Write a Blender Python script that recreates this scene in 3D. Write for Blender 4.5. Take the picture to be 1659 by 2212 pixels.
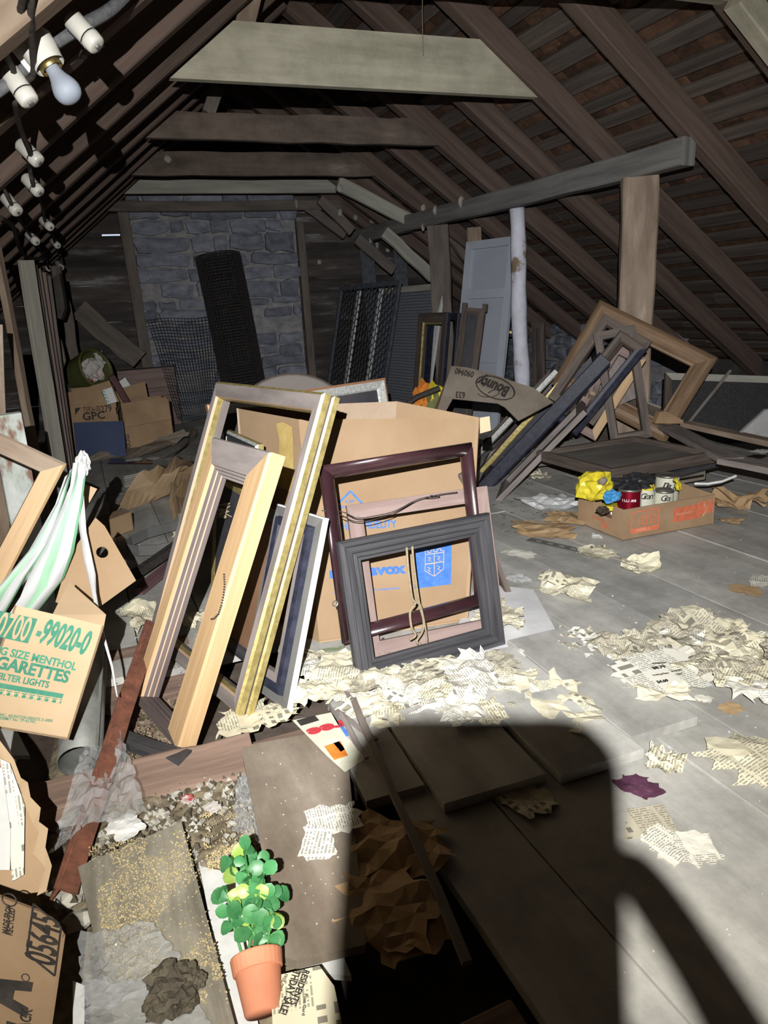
import bpy, bmesh, math, random
from mathutils import Vector, Matrix, noise
V3 = Vector
random.seed(7)
for o in list(bpy.data.objects): bpy.data.objects.remove(o)
sc = bpy.context.scene
COL = sc.collection

# ------------------------------------------------------------------ camera (calibrated: ridge runs along +Y, floor z=0)
FPX = 1534.0
RX, RY_, RZ = V3((0.91935, 0.15250, -0.36268)), V3((-0.39021, 0.23558, -0.89008)), V3((-0.05030, 0.95982, 0.27608))
CAMZ = V3((0, 0, 1.1))
Mrot = Matrix((RX, RY_, RZ))
# orthonormalise
cx = V3((Mrot[0][0], Mrot[1][0], Mrot[2][0])).normalized()
cz = V3((Mrot[0][2], Mrot[1][2], Mrot[2][2])); cz = (cz - cx * cz.dot(cx)).normalized()
cy = cz.cross(cx)
cam_d = bpy.data.cameras.new('camera'); cam = bpy.data.objects.new('camera', cam_d); COL.objects.link(cam)
cam.matrix_world = Matrix(((cx.x, cy.x, cz.x, 0), (cx.y, cy.y, cz.y, 0), (cx.z, cy.z, cz.z, CAMZ.z), (0, 0, 0, 1)))
cam_d.sensor_fit = 'VERTICAL'; cam_d.sensor_height = 24; cam_d.lens = FPX * 24 / 2212
cam_d.clip_start = 0.01; cam_d.clip_end = 60
sc.camera = cam

# ------------------------------------------------------------------ world and the head torch of the photographer
w = bpy.data.worlds.new('sky'); sc.world = w; w.use_nodes = True
w.node_tree.nodes['Background'].inputs[0].default_value = (0.75, 0.85, 1.0, 1)
w.node_tree.nodes['Background'].inputs[1].default_value = 0.9
TORCH = CAMZ - cx * 0.065 + cy * 0.125 + cz * 0.32
def pray(x, y):
    return (cx * (x - 829.5) - cy * (y - 1106.0) - cz * FPX).normalized()
def spot(name, target_px, watts, deg, blend, color, rad=0.005):
    l = bpy.data.lights.new(name, 'SPOT'); l.energy = watts; l.spot_size = math.radians(deg); l.spot_blend = blend
    l.color = color; l.shadow_soft_size = rad
    o = bpy.data.objects.new(name, l); COL.objects.link(o); o.location = TORCH
    o.rotation_euler = pray(*target_px).to_track_quat('-Z', 'Y').to_euler()
    return o
# one head torch, out of the picture behind the phone: a cool core and a warmer spill on the same axis
TORCH_AXIS = (960, 980)
spot('torch_core_offscreen', TORCH_AXIS, 320, 72, 1.0, (0.86, 0.91, 1.0))
spot('torch_spill_offscreen', TORCH_AXIS, 430, 108, 1.0, (1.0, 0.965, 0.875))
sc.view_settings.view_transform = 'Standard'; sc.view_settings.look = 'None'
sc.view_settings.gamma = 1.0; sc.view_settings.use_curve_mapping = False
sc.view_settings.exposure = 0.0

# ------------------------------------------------------------------ helpers
def F(x, y, z=0.0):                       # floor point (height z) seen at a photo pixel
    d = pray(x, y); return CAMZ + d * ((z - CAMZ.z) / d.z)
def onY(x, y, Y):
    d = pray(x, y); return CAMZ + d * (Y / d.y)
def onD(x, y, D):
    return CAMZ + pray(x, y) * D
def onP(x, y, P0, n):
    d = pray(x, y); return CAMZ + d * ((P0 - CAMZ).dot(n) / d.dot(n))
def basis(az, lean):                      # u right, v up(leaning back), n front, for a panel facing the camera side
    a = math.radians(az); l = math.radians(lean)
    u = V3((math.cos(a), -math.sin(a), 0)); bk = V3((math.sin(a), math.cos(a), 0))
    v = V3((0, 0, 1)) * math.cos(l) + bk * math.sin(l)
    return u, v, u.cross(v)
WLOC = {}
def link(o): COL.objects.link(o); return o
def tag(o, label, cat, group=None, kind=None):
    if label: o['label'] = label
    if cat: o['category'] = cat
    if group: o['group'] = group
    if kind: o['kind'] = kind
    return o
def thing(name, label, cat, loc, group=None):
    o = link(bpy.data.objects.new(name, None)); o.location = loc; o.empty_display_size = 0.05
    WLOC[o.name] = V3(loc); return tag(o, label, cat, group)
def mk(name, verts, faces, mat, parent=None, uvs=None, smooth=False, mats=None, midx=None, origin=None):
    """verts in world coordinates; the object's origin sits at the thing's base (or its parent's origin)"""
    vs = [V3(v) for v in verts]
    if parent is not None: org = WLOC[parent.name]
    elif origin is not None: org = V3(origin)
    else:
        c = sum(vs, V3()) / len(vs); org = V3((c.x, c.y, min(v.z for v in vs)))
    me = bpy.data.meshes.new(name); me.from_pydata([v - org for v in vs], [], faces)
    if uvs is not None:
        ul = me.uv_layers.new(name='UVMap'); k = 0; per_face = isinstance(uvs[0][0], (list, tuple))
        for fi, f in enumerate(faces):
            for ci in range(len(f)):
                ul.data[k].uv = uvs[fi][ci] if per_face else uvs[f[ci]]
                k += 1
    for m in (mats or [mat]): me.materials.append(m)
    if midx: 
        for p, i in zip(me.polygons, midx): p.material_index = i
    if smooth:
        for p in me.polygons: p.use_smooth = True
    o = link(bpy.data.objects.new(name, me))
    if parent is not None: o.parent = parent
    else: o.location = org
    WLOC[o.name] = org
    return o
class MB:                                   # collects several shapes of ONE part
    def __init__(s): s.v = []; s.f = []; s.u = []
    def add(s, v, f, u):
        b = len(s.v); s.v += [V3(x) for x in v]; s.f += [tuple(i + b for i in q) for q in f]
        s.u += list(u)
    def mk(s, name, mat, parent=None, **k): return mk(name, s.v, s.f, mat, parent, uvs=s.u, **k)
def face_uv(vs, f):                          # planar uv of a face in metres, u along its longest edge
    p = [V3(vs[i]) for i in f]; e = max(((p[(i + 1) % len(p)] - p[i]) for i in range(len(p))), key=lambda q: q.length)
    if e.length < 1e-9: return [(0, 0)] * len(f)
    e = e.normalized(); n = V3()
    for i in range(1, len(p) - 1): n += (p[i] - p[0]).cross(p[i + 1] - p[0])
    if n.length < 1e-12: return [(0, 0)] * len(f)
    t = n.normalized().cross(e); return [((q).dot(e), (q).dot(t)) for q in p]
def bar(A, B, w, t, nrm=(0, 0, 1), seg=1, jit=0.0, rnd=None, taper=1.0, chf=.08):
    """timber from A to B: width w (across), thickness t (along nrm), centred on AB; sawn ends, slightly uneven"""
    A = V3(A); B = V3(B); ax = (B - A).normalized(); n = V3(nrm); n = (n - ax * n.dot(ax)).normalized(); s = ax.cross(n)
    L = (B - A).length; rnd = rnd or random
    ch = min(w, t) * chf
    ring0 = [(-w/2 + ch, -t/2), (w/2 - ch, -t/2), (w/2, -t/2 + ch), (w/2, t/2 - ch), (w/2 - ch, t/2), (-w/2 + ch, t/2), (-w/2, t/2 - ch), (-w/2, -t/2 + ch)]
    v = []; uv = []; f = []; per = [0]
    for i in range(8):
        a, b = ring0[i], ring0[(i + 1) % 8]; per.append(per[-1] + math.hypot(a[0] - b[0], a[1] - b[1]))
    off = rnd.random() * 20; vo = rnd.random() * 7
    for k in range(seg + 1):
        q = k / seg; c = A + ax * (L * q); jx = rnd.uniform(-jit, jit); jz = rnd.uniform(-jit, jit); sc_ = 1 + (taper - 1) * q
        for (x, y) in ring0: v.append(c + s * (x * sc_ + jx + rnd.uniform(-jit, jit) * .4) + n * (y * sc_ + jz + rnd.uniform(-jit, jit) * .4))
    for k in range(seg):
        for i in range(8):
            j = (i + 1) % 8; f.append((k*8+i, k*8+j, (k+1)*8+j, (k+1)*8+i))
            u0, u1 = off + L * k / seg, off + L * (k + 1) / seg
            uv.append([(u0, vo + per[i]), (u0, vo + per[i+1]), (u1, vo + per[i+1]), (u1, vo + per[i])])
    f.append(tuple(reversed(range(8)))); uv.append([(off + y * .3, vo + x) for x, y in reversed(ring0)])
    f.append(tuple(range(seg*8, seg*8+8))); uv.append([(off + y * .3, vo + x) for x, y in ring0])
    return v, f, uv
def board(name, A, B, w, t, mat, parent=None, nrm=(0, 0, 1), seg=1, jit=0.0, **k):
    v, f, u = bar(A, B, w, t, nrm, seg, jit); return mk(name, v, f, mat, parent, uvs=u, **k)
def prism(poly, d):                         # extrude a planar polygon of points by vector d
    n = len(poly); P = [V3(p) for p in poly]; v = P + [p + V3(d) for p in P]
    f = [tuple(reversed(range(n))), tuple(range(n, 2 * n))] + [(i, (i + 1) % n, n + (i + 1) % n, n + i) for i in range(n)]
    return v, f, [face_uv(v, q) for q in f]
def tube(path, r, n=6, cap=True, taper=None):
    P = [V3(p) for p in path]; v = []; f = []; uv = []; L = 0
    up = None
    for i, p in enumerate(P):
        d = (P[min(i + 1, len(P) - 1)] - P[max(i - 1, 0)])
        d = d.normalized() if d.length > 1e-9 else V3((0, 0, 1))
        if up is None: up = V3((0, 0, 1)) if abs(d.z) < .9 else V3((1, 0, 0))
        up = (up - d * up.dot(d)); up = up.normalized() if up.length > 1e-6 else d.orthogonal().normalized()
        s = d.cross(up); rr = r[i] if isinstance(r, (list, tuple)) else r
        for k in range(n):
            a = 2 * math.pi * k / n; v.append(p + up * (rr * math.cos(a)) + s * (rr * math.sin(a)))
    for i in range(len(P) - 1):
        l2 = L + (P[i + 1] - P[i]).length
        for k in range(n):
            j = (k + 1) % n; f.append((i*n+k, i*n+j, (i+1)*n+j, (i+1)*n+k)); c = 2 * math.pi * (r[i] if isinstance(r, (list, tuple)) else r) / n
            uv.append([(L, k * c), (L, (k+1) * c), (l2, (k+1) * c), (l2, k * c)])
        L = l2
    if cap:
        for q in (tuple(reversed(range(n))), tuple(range((len(P)-1)*n, len(P)*n))): f.append(q); uv.append([(0, 0)] * n)
    return v, f, uv
def lathe(prof, base, axis=(0, 0, 1), n=20):
    ax = V3(axis).normalized(); a = ax.orthogonal().normalized(); b = ax.cross(a); base = V3(base); v = []; f = []; uv = []
    for (r, h) in prof:
        for k in range(n):
            t = 2 * math.pi * k / n; v.append(base + ax * h + a * (r * math.cos(t)) + b * (r * math.sin(t)))
    for i in range(len(prof) - 1):
        for k in range(n):
            j = (k + 1) % n; f.append((i*n+k, i*n+j, (i+1)*n+j, (i+1)*n+k)); uv.append([(k/n, i/9), ((k+1)/n, i/9), ((k+1)/n, (i+1)/9), (k/n, (i+1)/9)])
    return v, f, uv
def rect_on(px4, P0, az, lean, to_floor=False):
    """corners TL,TR,BR,BL of a rectangle standing in a given plane"""
    u, v, n = basis(az, lean); P = [onP(x, y, V3(P0), n) for x, y in px4]
    U = (P[1] - P[0]) + (P[2] - P[3]); W = (P[0] - P[3]) + (P[1] - P[2]); wl, hl = U.length / 2, W.length / 2
    U.normalize(); W.normalize(); m = (U + W).normalized(); d = (U - W).normalized()
    U = (m + d).normalized(); W = (m - d).normalized(); c = sum(P, V3()) / 4
    BL = c - U * wl / 2 - W * hl / 2
    if to_floor:
        zmin = min(BL.z, (BL + U * wl).z); ext = zmin / max(W.z, .1)
        if ext > 0: BL = BL - W * ext; hl += ext
    return BL, U, W, wl, hl
def rect3(BL, BR, TL, to_floor=False, s=None):
    BL, BR, TL = V3(BL), V3(BR), V3(TL)
    U = BR - BL; wl = U.length; U.normalize(); W = TL - BL; W = W - U * W.dot(U); hl = W.length; W.normalize()
    if to_floor:
        ext = min(BL.z, BR.z) / W.z; BL = BL - W * ext; hl += ext
    return BL, U, W, wl, hl
def frame(root, R4, prof, mat, panel=None, pdepth=0.004, rails=None, segm=None, names=('top_rail', 'bottom_rail', 'side_rail', 'side_rail'), ws=(1, 1, 1, 1)):
    """picture frame: four mitred rails swept from a profile of (inset, height) points; optional panel"""
    BL, U, W, wl, hl = R4; n = U.cross(W)
    def pt(cu, cv, d, h):
        du, dv = d * (ws[2] if cu == 0 else ws[3]), d * (ws[1] if cv == 0 else ws[0])      # ws: width factors of top, bottom, left, right rail
        return BL + U * (du if cu == 0 else wl - du) + W * (dv if cv == 0 else hl - dv) + n * h
    sides = [((0, 1), (1, 1), 't'), ((1, 0), (0, 0), 'b'), ((0, 0), (0, 1), 'l'), ((1, 1), (1, 0), 'r')]
    m = len(prof); per = [0]
    for i in range(m): a, b = prof[i], prof[(i + 1) % m]; per.append(per[-1] + math.hypot(a[0]-b[0], a[1]-b[1]))
    out = {}
    for (ca, cb, key), nm in zip(sides, names):
        v = [pt(*ca, d, h) for d, h in prof] + [pt(*cb, d, h) for d, h in prof]; f = []; uv = []; off = random.random() * 9
        L = wl if key in 'tb' else hl
        for i in range(m):
            j = (i + 1) % m; f.append((i, m + i, m + j, j)); d0, d1 = prof[i][0], prof[j][0]
            uv.append([(off + d0, per[i]), (off + L - d0, per[i]), (off + L - d1, per[i+1]), (off + d1, per[i+1])])
        f += [tuple(range(m)), tuple(reversed(range(m, 2 * m)))]; uv += [[(off, 0)] * m] * 2
        sm = (segm or {}).get(key) or (segm or {}).get('*'); rm = (rails or {}).get(key, mat)
        if sm:
            ml = []; idx = []
            for i in range(m):
                q = sm[i] or rm
                if q not in ml: ml.append(q)
                idx.append(ml.index(q))
            if rm not in ml: ml.append(rm)
            idx += [ml.index(rm)] * 2
            out[key] = mk(nm, v, f, None, root, uvs=uv, mats=ml, midx=idx)
        else: out[key] = mk(nm, v, f, rm, root, uvs=uv)
    if panel:
        d = max(p[0] for p in prof) - 0.006
        q = [BL + U*d + W*d, BL + U*(wl-d) + W*d, BL + U*(wl-d) + W*(hl-d), BL + U*d + W*(hl-d)]
        v, f, uv = prism([p + n * pdepth for p in q], n * 0.004); out['p'] = mk('panel', v, f, panel, root, uvs=uv)
    return out
def flat(wd, t): return [(0, 0), (0, t), (wd, t), (wd, 0)]
def text(s, org, u, v, h, mat, parent, width=None, bold=0.0, off=0.0012, name='lettering', shear=0.0):
    """flat printed lettering; org = left end of the baseline, h = capital height"""
    u = V3(u).normalized(); v = V3(v); v = (v - u * v.dot(u)).normalized(); n = u.cross(v)
    cu = bpy.data.curves.new('t', 'FONT'); cu.body = s; cu.size = 1.0; cu.offset = bold; cu.resolution_u = 3; cu.shear = shear
    o = bpy.data.objects.new('t', cu); COL.objects.link(o); dg = bpy.context.evaluated_depsgraph_get()
    me = bpy.data.meshes.new_from_object(o.evaluated_get(dg)); bpy.data.objects.remove(o); bpy.data.curves.remove(cu)
    xs = [q.co.x for q in me.vertices] or [0, 1]; x0, x1 = min(xs), max(xs); k = h / max(max(q.co.y for q in me.vertices), .05)
    kx = width / max(x1 - x0, 1e-6) if width else k
    vs = [V3(org) + u * ((q.co.x - x0) * kx) + v * (q.co.y * k) + n * off for q in me.vertices]
    fs = [tuple(p.vertices) for p in me.polygons]; bpy.data.meshes.remove(me)
    return mk(name, vs, fs, mat, parent)
def rnd3(s): r = random.Random(s); return r
_sheet = {}
def sheet_data(seed, n=12, amp=0.25, folds=7, torn=0.35, comp=0.85, aspect=1.0):
    key = (seed, n, amp, folds, torn, comp, aspect)
    if key in _sheet: return _sheet[key]
    r = random.Random(seed); fl = []
    for i in range(folds):
        a = r.uniform(0, math.pi); fl.append((math.cos(a), math.sin(a), r.uniform(-.4, .4), r.choice((-1, 1)) * r.uniform(.3, 1) * amp * 1.6 / folds ** .5))
    ph = [r.uniform(0, 6.28) for _ in range(6)]
    V = []; UV = []; keep = {}
    for j in range(n + 1):
        for i in range(n + 1):
            x, y = i / n - .5 + r.uniform(-.25, .25) / n, j / n - .5 + r.uniform(-.25, .25) / n
            z = sum(a * abs(x * c + y * s - o) for c, s, o, a in fl) + r.uniform(-1, 1) * amp * .06
            z += amp * .25 * noise.noise(V3((x * 5 + seed, y * 5, seed * .7)))
            V.append(V3((x * comp * aspect + .25 * z * math.cos(ph[0]), y * comp + .25 * z * math.sin(ph[0]), z))); UV.append((x + .5 + seed * .37, (y + .5) / aspect + seed * .21))
            th = math.atan2(y, x); lim = .5 - torn * .5 * (.5 + .5 * math.sin(2 * th + ph[1])) * .6 - torn * .3 * abs(math.sin(5 * th + ph[2])) + r.uniform(-.03, .03)
            keep[(i, j)] = torn == 0 or max(abs(x), abs(y)) * .6 + math.hypot(x, y) * .4 < lim + .04
    # level it: subtract best plane
    sx = sum(v.x * v.z for v in V) / sum(v.x ** 2 for v in V); sy = sum(v.y * v.z for v in V) / sum(v.y ** 2 for v in V)
    for v in V: v.z -= sx * v.x + sy * v.y
    f = []
    for j in range(n):
        for i in range(n):
            a, b, c, d = (i, j), (i + 1, j), (i + 1, j + 1), (i, j + 1)
            ok = [k for k in (a, b, c, d) if keep[k]]
            if len(ok) == 4:
                q = [k[1] * (n + 1) + k[0] for k in (a, b, c, d)]
                f += [(q[0], q[1], q[2]), (q[0], q[2], q[3])] if (i + j) % 2 else [(q[0], q[1], q[3]), (q[1], q[2], q[3])]
            elif len(ok) == 3: f.append(tuple(k[1] * (n + 1) + k[0] for k in (a, b, c, d) if keep[k]))
    used = sorted({i for q in f for i in q}); mp = {k: i for i, k in enumerate(used)}
    V = [V[i] for i in used]; UV = [UV[i] for i in used]; f = [tuple(mp[i] for i in q) for q in f]
    zs = sorted(v.z for v in V); z0 = zs[len(zs) // 12]
    for v in V: v.z = max(v.z - z0, -.01 * amp)
    _sheet[key] = (V, f, UV); return _sheet[key]
def sheet(name, P, size, mat, seed, rot=0.0, zs=1.0, tilt=(0, 0), parent=None, aspect=1.0, **k):
    V, f, UV = sheet_data(seed, aspect=aspect, **k)
    m = Matrix.Rotation(math.radians(rot), 3, 'Z') @ Matrix.Rotation(math.radians(tilt[0]), 3, 'X') @ Matrix.Rotation(math.radians(tilt[1]), 3, 'Y')
    vs = [V3(P) + m @ V3((v.x * size, v.y * size, v.z * size * zs)) for v in V]
    return mk(name, vs, f, mat, parent, uvs=[(a * size, b * size) for a, b in UV])
def blob(name, c, rad, mat, seed, amp=.35, freq=2.2, sub=3, parent=None, smooth=False, flatz=None):
    bm = bmesh.new(); bmesh.ops.create_icosphere(bm, subdivisions=sub, radius=1.0); r = V3(rad); c = V3(c); vs = []
    for v in bm.verts:
        p = v.co.normalized(); d = 1 - amp * abs(noise.noise(p * freq + V3((seed, 0, 0)))) * 1.6 + amp * .4 * noise.noise(p * freq * 2.3 + V3((0, seed, 0)))
        q = V3((p.x * r.x * d, p.y * r.y * d, p.z * r.z * d)) + c
        if flatz is not None: q.z = max(q.z, flatz)
        vs.append(q)
    fs = [tuple(x.index for x in f.verts) for f in bm.faces]; bm.free()
    return mk(name, vs, fs, mat, parent, smooth=smooth)

# ------------------------------------------------------------------ materials
def nodes(name):
    m = bpy.data.materials.new(name); m.use_nodes = True; nt = m.node_tree; return m, nt, nt.nodes['Principled BSDF'], nt.nodes, nt.links
def M(name, c1, c2=None, scale=(6, 6, 6), coord='Object', rough=.85, bump=.25, metal=0.0, c3=None, lo=.35, hi=.65, detail=6, spec=.3, bsc=None, trans=0.0, alpha=1.0, vary=.12, coat=0.0, stain=0.0):
    m, nt, b, N, L = nodes(name); c2 = c2 or c1
    tc = N.new('ShaderNodeTexCoord'); mp = N.new('ShaderNodeMapping'); mp.inputs['Scale'].default_value = scale
    oi = N.new('ShaderNodeObjectInfo'); mu = N.new('ShaderNodeMath'); mu.operation = 'MULTIPLY'; mu.inputs[1].default_value = 13.0
    L.new(oi.outputs['Random'], mu.inputs[0]); cb = N.new('ShaderNodeCombineXYZ'); L.new(mu.outputs[0], cb.inputs[0]); L.new(mu.outputs[0], cb.inputs[2])
    L.new(cb.outputs[0], mp.inputs['Location']); L.new(tc.outputs[coord], mp.inputs['Vector'])
    nz = N.new('ShaderNodeTexNoise'); nz.inputs['Detail'].default_value = detail; nz.inputs['Scale'].default_value = 1.0; nz.inputs['Roughness'].default_value = .62; L.new(mp.outputs[0], nz.inputs['Vector'])
    cr = N.new('ShaderNodeValToRGB'); e = cr.color_ramp.elements; e[0].position = lo; e[0].color = (*c1, 1); e[1].position = hi; e[1].color = (*c2, 1)
    if c3: q = e.new(min(hi + .14, .97)); q.color = (*c3, 1)
    L.new(nz.outputs['Fac'], cr.inputs[0])
    hv = N.new('ShaderNodeHueSaturation'); mr = N.new('ShaderNodeMapRange'); mr.inputs[3].default_value = 1 - vary; mr.inputs[4].default_value = 1 + vary
    L.new(oi.outputs['Random'], mr.inputs[0]); L.new(mr.outputs[0], hv.inputs['Value']); L.new(cr.outputs[0], hv.inputs['Color'])
    if stain:                                                                  # worn dirt patches and small dark spots
        ns = N.new('ShaderNodeTexNoise'); ns.inputs['Scale'].default_value = 4.5; ns.inputs['Detail'].default_value = 9; ns.inputs['Roughness'].default_value = .72; L.new(tc.outputs['Object'], ns.inputs['Vector'])
        rs = N.new('ShaderNodeMapRange'); rs.inputs[1].default_value = .38; rs.inputs[2].default_value = .60; rs.inputs[3].default_value = 1 - stain; rs.inputs[4].default_value = 1.0; L.new(ns.outputs['Fac'], rs.inputs[0])
        ms = N.new('ShaderNodeMix'); ms.data_type = 'RGBA'; ms.blend_type = 'MULTIPLY'; ms.inputs[0].default_value = 1.0; L.new(hv.outputs[0], ms.inputs[6]); L.new(rs.outputs[0], ms.inputs[7]); L.new(ms.outputs[2], b.inputs['Base Color'])
    else: L.new(hv.outputs[0], b.inputs['Base Color'])
    b.inputs['Roughness'].default_value = rough; b.inputs['Metallic'].default_value = metal; b.inputs['Specular IOR Level'].default_value = spec
    if coat: b.inputs['Coat Weight'].default_value = coat; b.inputs['Coat Roughness'].default_value = .2
    if trans: b.inputs['Transmission Weight'].default_value = trans
    if alpha < 1: b.inputs['Alpha'].default_value = alpha
    if bump:
        bp = N.new('ShaderNodeBump'); bp.inputs['Strength'].default_value = bump; bp.inputs['Distance'].default_value = .01
        if bsc:
            m2 = N.new('ShaderNodeMapping'); m2.inputs['Scale'].default_value = bsc; L.new(tc.outputs[coord], m2.inputs['Vector'])
            n2 = N.new('ShaderNodeTexNoise'); n2.inputs['Scale'].default_value = 1; n2.inputs['Detail'].default_value = 5; L.new(m2.outputs[0], n2.inputs['Vector']); L.new(n2.outputs['Fac'], bp.inputs['Height'])
        else: L.new(nz.outputs['Fac'], bp.inputs['Height'])
        L.new(bp.outputs[0], b.inputs['Normal'])
    return m
def wood(name, c1, c2, c3=None, s=(1.6, 38, 1), rough=.8, bump=.3, lo=.36, hi=.62, **k):
    return M(name, c1, c2, s, 'UV', rough, bump, c3=c3, lo=lo, hi=hi, **k)
m_floor = wood('floor_wood', (.43, .418, .39), (.56, .548, .515), (.64, .628, .595), s=(.9, 9, 1), vary=.10, bump=.15, stain=.30)
m_sub = M('subfloor_dirt', (.07, .055, .045), (.14, .11, .09), (9, 9, 9))
m_raft = wood('rafter_wood', (.095, .066, .055), (.16, .113, .094), s=(1.2, 22, 1))
m_lath = wood('lath_wood', (.07, .058, .052), (.13, .105, .092), vary=.3)
m_shing = M('shingle_wood', (.075, .042, .030), (.15, .082, .052), (14, 14, 40), vary=.5)
m_pale = wood('pale_sawn_wood', (.38, .355, .27), (.56, .53, .42), (.64, .61, .49), s=(1.3, 11, 1), lo=.3, stain=.22)
m_tie = wood('old_tie_wood', (.11, .085, .07), (.22, .17, .14), (.40, .34, .28), s=(1.5, 6, 1), hi=.64, stain=.3)
m_tie4 = wood('grey_tie_wood', (.32, .31, .27), (.46, .45, .39), s=(1.4, 14, 1))
m_purl = wood('purlin_wood', (.16, .155, .15), (.27, .26, .25), s=(1.3, 18, 1))
m_post = wood('post_wood', (.22, .16, .12), (.36, .28, .215), (.62, .58, .52), s=(2.2, 10, 1), hi=.6)
m_postd = wood('post_wood_dark', (.13, .11, .10), (.22, .185, .16), s=(2, 10, 1))
m_peel = M('peeling_white_paint', (.25, .18, .12), (.66, .66, .76), (5, 5, 5), c3=(.78, .78, .9), lo=.40, hi=.47, bump=.6)
m_peel2 = M('peeling_green_white_paint', (.30, .17, .13), (.55, .60, .56), (9, 9, 4), c3=(.80, .83, .84), lo=.40, hi=.46, bump=.5)
m_stone = M('grey_stone', (.17, .18, .225), (.31, .325, .385), (7, 7, 12), c3=(.44, .44, .47), bump=.8, vary=.25)
m_mort = M('mortar', (.22, .215, .235), (.40, .385, .385), (9, 9, 14), bump=.8)
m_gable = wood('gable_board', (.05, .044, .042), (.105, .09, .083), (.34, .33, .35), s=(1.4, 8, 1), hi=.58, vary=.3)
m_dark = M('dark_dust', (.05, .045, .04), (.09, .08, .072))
m_card = M('cardboard', (.34, .225, .13), (.40, .275, .17), (3, 3, 3), bump=.1, bsc=(260, 260, 2), rough=.9)
m_card2 = M('cardboard_old', (.34, .22, .13), (.44, .30, .18), (5, 5, 5), bump=.12, rough=.9)
m_card3 = M('cardboard_dusty', (.22, .18, .14), (.32, .27, .22), (5, 5, 5), bump=.12, rough=.9)
m_cardpale = M('cardboard_pale', (.54, .39, .245), (.62, .46, .30), (4, 4, 4), bump=.08, rough=.9)
m_tape = M('old_tape', (.42, .30, .10), (.58, .44, .17), (9, 9, 9), rough=.5)
m_blue = M('blue_ink', (.05, .16, .50), (.09, .22, .58), (40, 40, 40), bump=0)
m_green = M('green_ink', (.05, .24, .16), (.09, .30, .21), (40, 40, 40), bump=0)
m_blackink = M('black_ink', (.03, .027, .025), (.06, .05, .045), (40, 40, 40), bump=0)
m_red = M('red_ink', (.62, .15, .08), (.70, .21, .11), (40, 40, 40), bump=0)
m_gold = M('gold_leaf', (.34, .27, .10), (.56, .46, .19), (40, 40, 40), metal=.55, rough=.42, bump=.15)
m_mauve = wood('dusty_mauve_wood', (.17, .145, .135), (.27, .235, .22), s=(3, 14, 1), rough=.75)
m_tan = wood('tan_varnished_wood', (.44, .285, .15), (.54, .365, .20), (.60, .43, .26), s=(1.2, 26, 1), rough=.5)
m_dkstripe = wood('dark_stripe_wood', (.09, .07, .07), (.16, .125, .12), rough=.6)
m_pink = wood('worn_pink_wood', (.52, .34, .22), (.64, .45, .32), rough=.7)
m_maroon = M('maroon_lacquer', (.030, .013, .017), (.055, .022, .026), (12, 12, 12), c3=(.16, .13, .13), hi=.78, rough=.28, spec=.6, bump=.08, coat=.5)
m_stret = wood('stretcher_wood', (.20, .14, .125), (.30, .22, .20), s=(2, 18, 1))
m_blackw = wood('black_frame_wood', (.030, .029, .033), (.065, .063, .069), s=(3, 55, 1), rough=.55, spec=.4)
m_navy = M('navy_lacquer', (.014, .016, .030), (.034, .036, .058), (30, 30, 30), rough=.5, spec=.35, bump=.05)
m_silver = M('silver_leaf', (.45, .45, .42), (.75, .76, .74), (90, 90, 90), metal=.25, rough=.5, bump=.3)
m_copper = M('copper_edge', (.45, .22, .12), (.5, .28, .16), metal=.3, rough=.5)
m_white = M('white_paint', (.66, .67, .67), (.80, .81, .82), (20, 20, 20), rough=.6, bump=.1)
m_doorp = M('grey_blue_door_paint', (.40, .43, .50), (.46, .49, .56), (3, 3, 3), rough=.7, bump=.05)
m_dkbrown = wood('dark_brown_moulding', (.075, .058, .050), (.145, .112, .095), s=(3, 30, 1), rough=.6)
m_brown = wood('brown_moulding', (.17, .105, .062), (.27, .175, .108), s=(3, 22, 1), rough=.55)
m_pan = wood('dusty_dark_panel', (.13, .12, .108), (.21, .195, .175), s=(2, 6, 1))
m_picd = M('dark_picture', (.045, .045, .055), (.085, .08, .09), (5, 5, 5), rough=.5)
m_picb = M('brown_backing_paper', (.17, .09, .05), (.25, .14, .08), (4, 4, 4), rough=.7)
m_wire = M('dark_wire', (.05, .046, .046), (.10, .092, .09), (30, 30, 30), metal=.3, rough=.6, bump=0)
m_wireg = M('galvanised_wire', (.10, .105, .125), (.17, .18, .21), (30, 30, 30), metal=.5, rough=.5, bump=0)
m_screenf = M('blue_grey_screen_frame', (.07, .075, .09), (.12, .13, .155), (20, 20, 20), rough=.6)
m_screen = M('fly_screen_cloth', (.06, .06, .065), (.10, .10, .11), (60, 60, 60), alpha=.62, bump=0)
m_screen2 = M('pale_fly_screen', (.22, .23, .27), (.30, .31, .36), (60, 60, 60), alpha=.55, bump=0)
m_porc = M('white_porcelain', (.60, .59, .55), (.72, .71, .67), (14, 14, 14), rough=.3, spec=.5, bump=0)
m_cable = M('black_cable', (.025, .022, .02), (.06, .05, .045), (60, 60, 60), rough=.8)
m_loom = M('grey_cable_loom', (.12, .125, .14), (.19, .195, .21), (60, 60, 60), rough=.7)
m_bulb = M('frosted_bulb_glass', (.30, .34, .42), (.35, .39, .47), (5, 5, 5), rough=.55, spec=.25, bump=0)
m_brass = M('brass', (.5, .38, .16), (.6, .46, .2), metal=.9, rough=.4, bump=0)
m_paper = M('white_paper', (.66, .67, .68), (.80, .80, .79), (9, 9, 9), rough=.8, bump=.05)
m_kraft = M('brown_kraft_paper', (.31, .215, .125), (.41, .29, .175), (6, 6, 6), rough=.45, bump=.1)
m_kraft2 = M('tan_paper_scrap', (.46, .30, .16), (.56, .39, .22), (9, 9, 9), rough=.85)
m_rust = M('rusty_red_iron', (.13, .055, .038), (.26, .10, .062), (26, 26, 26), c3=(.30, .22, .17), hi=.7, rough=.85, bump=.5)
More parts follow.
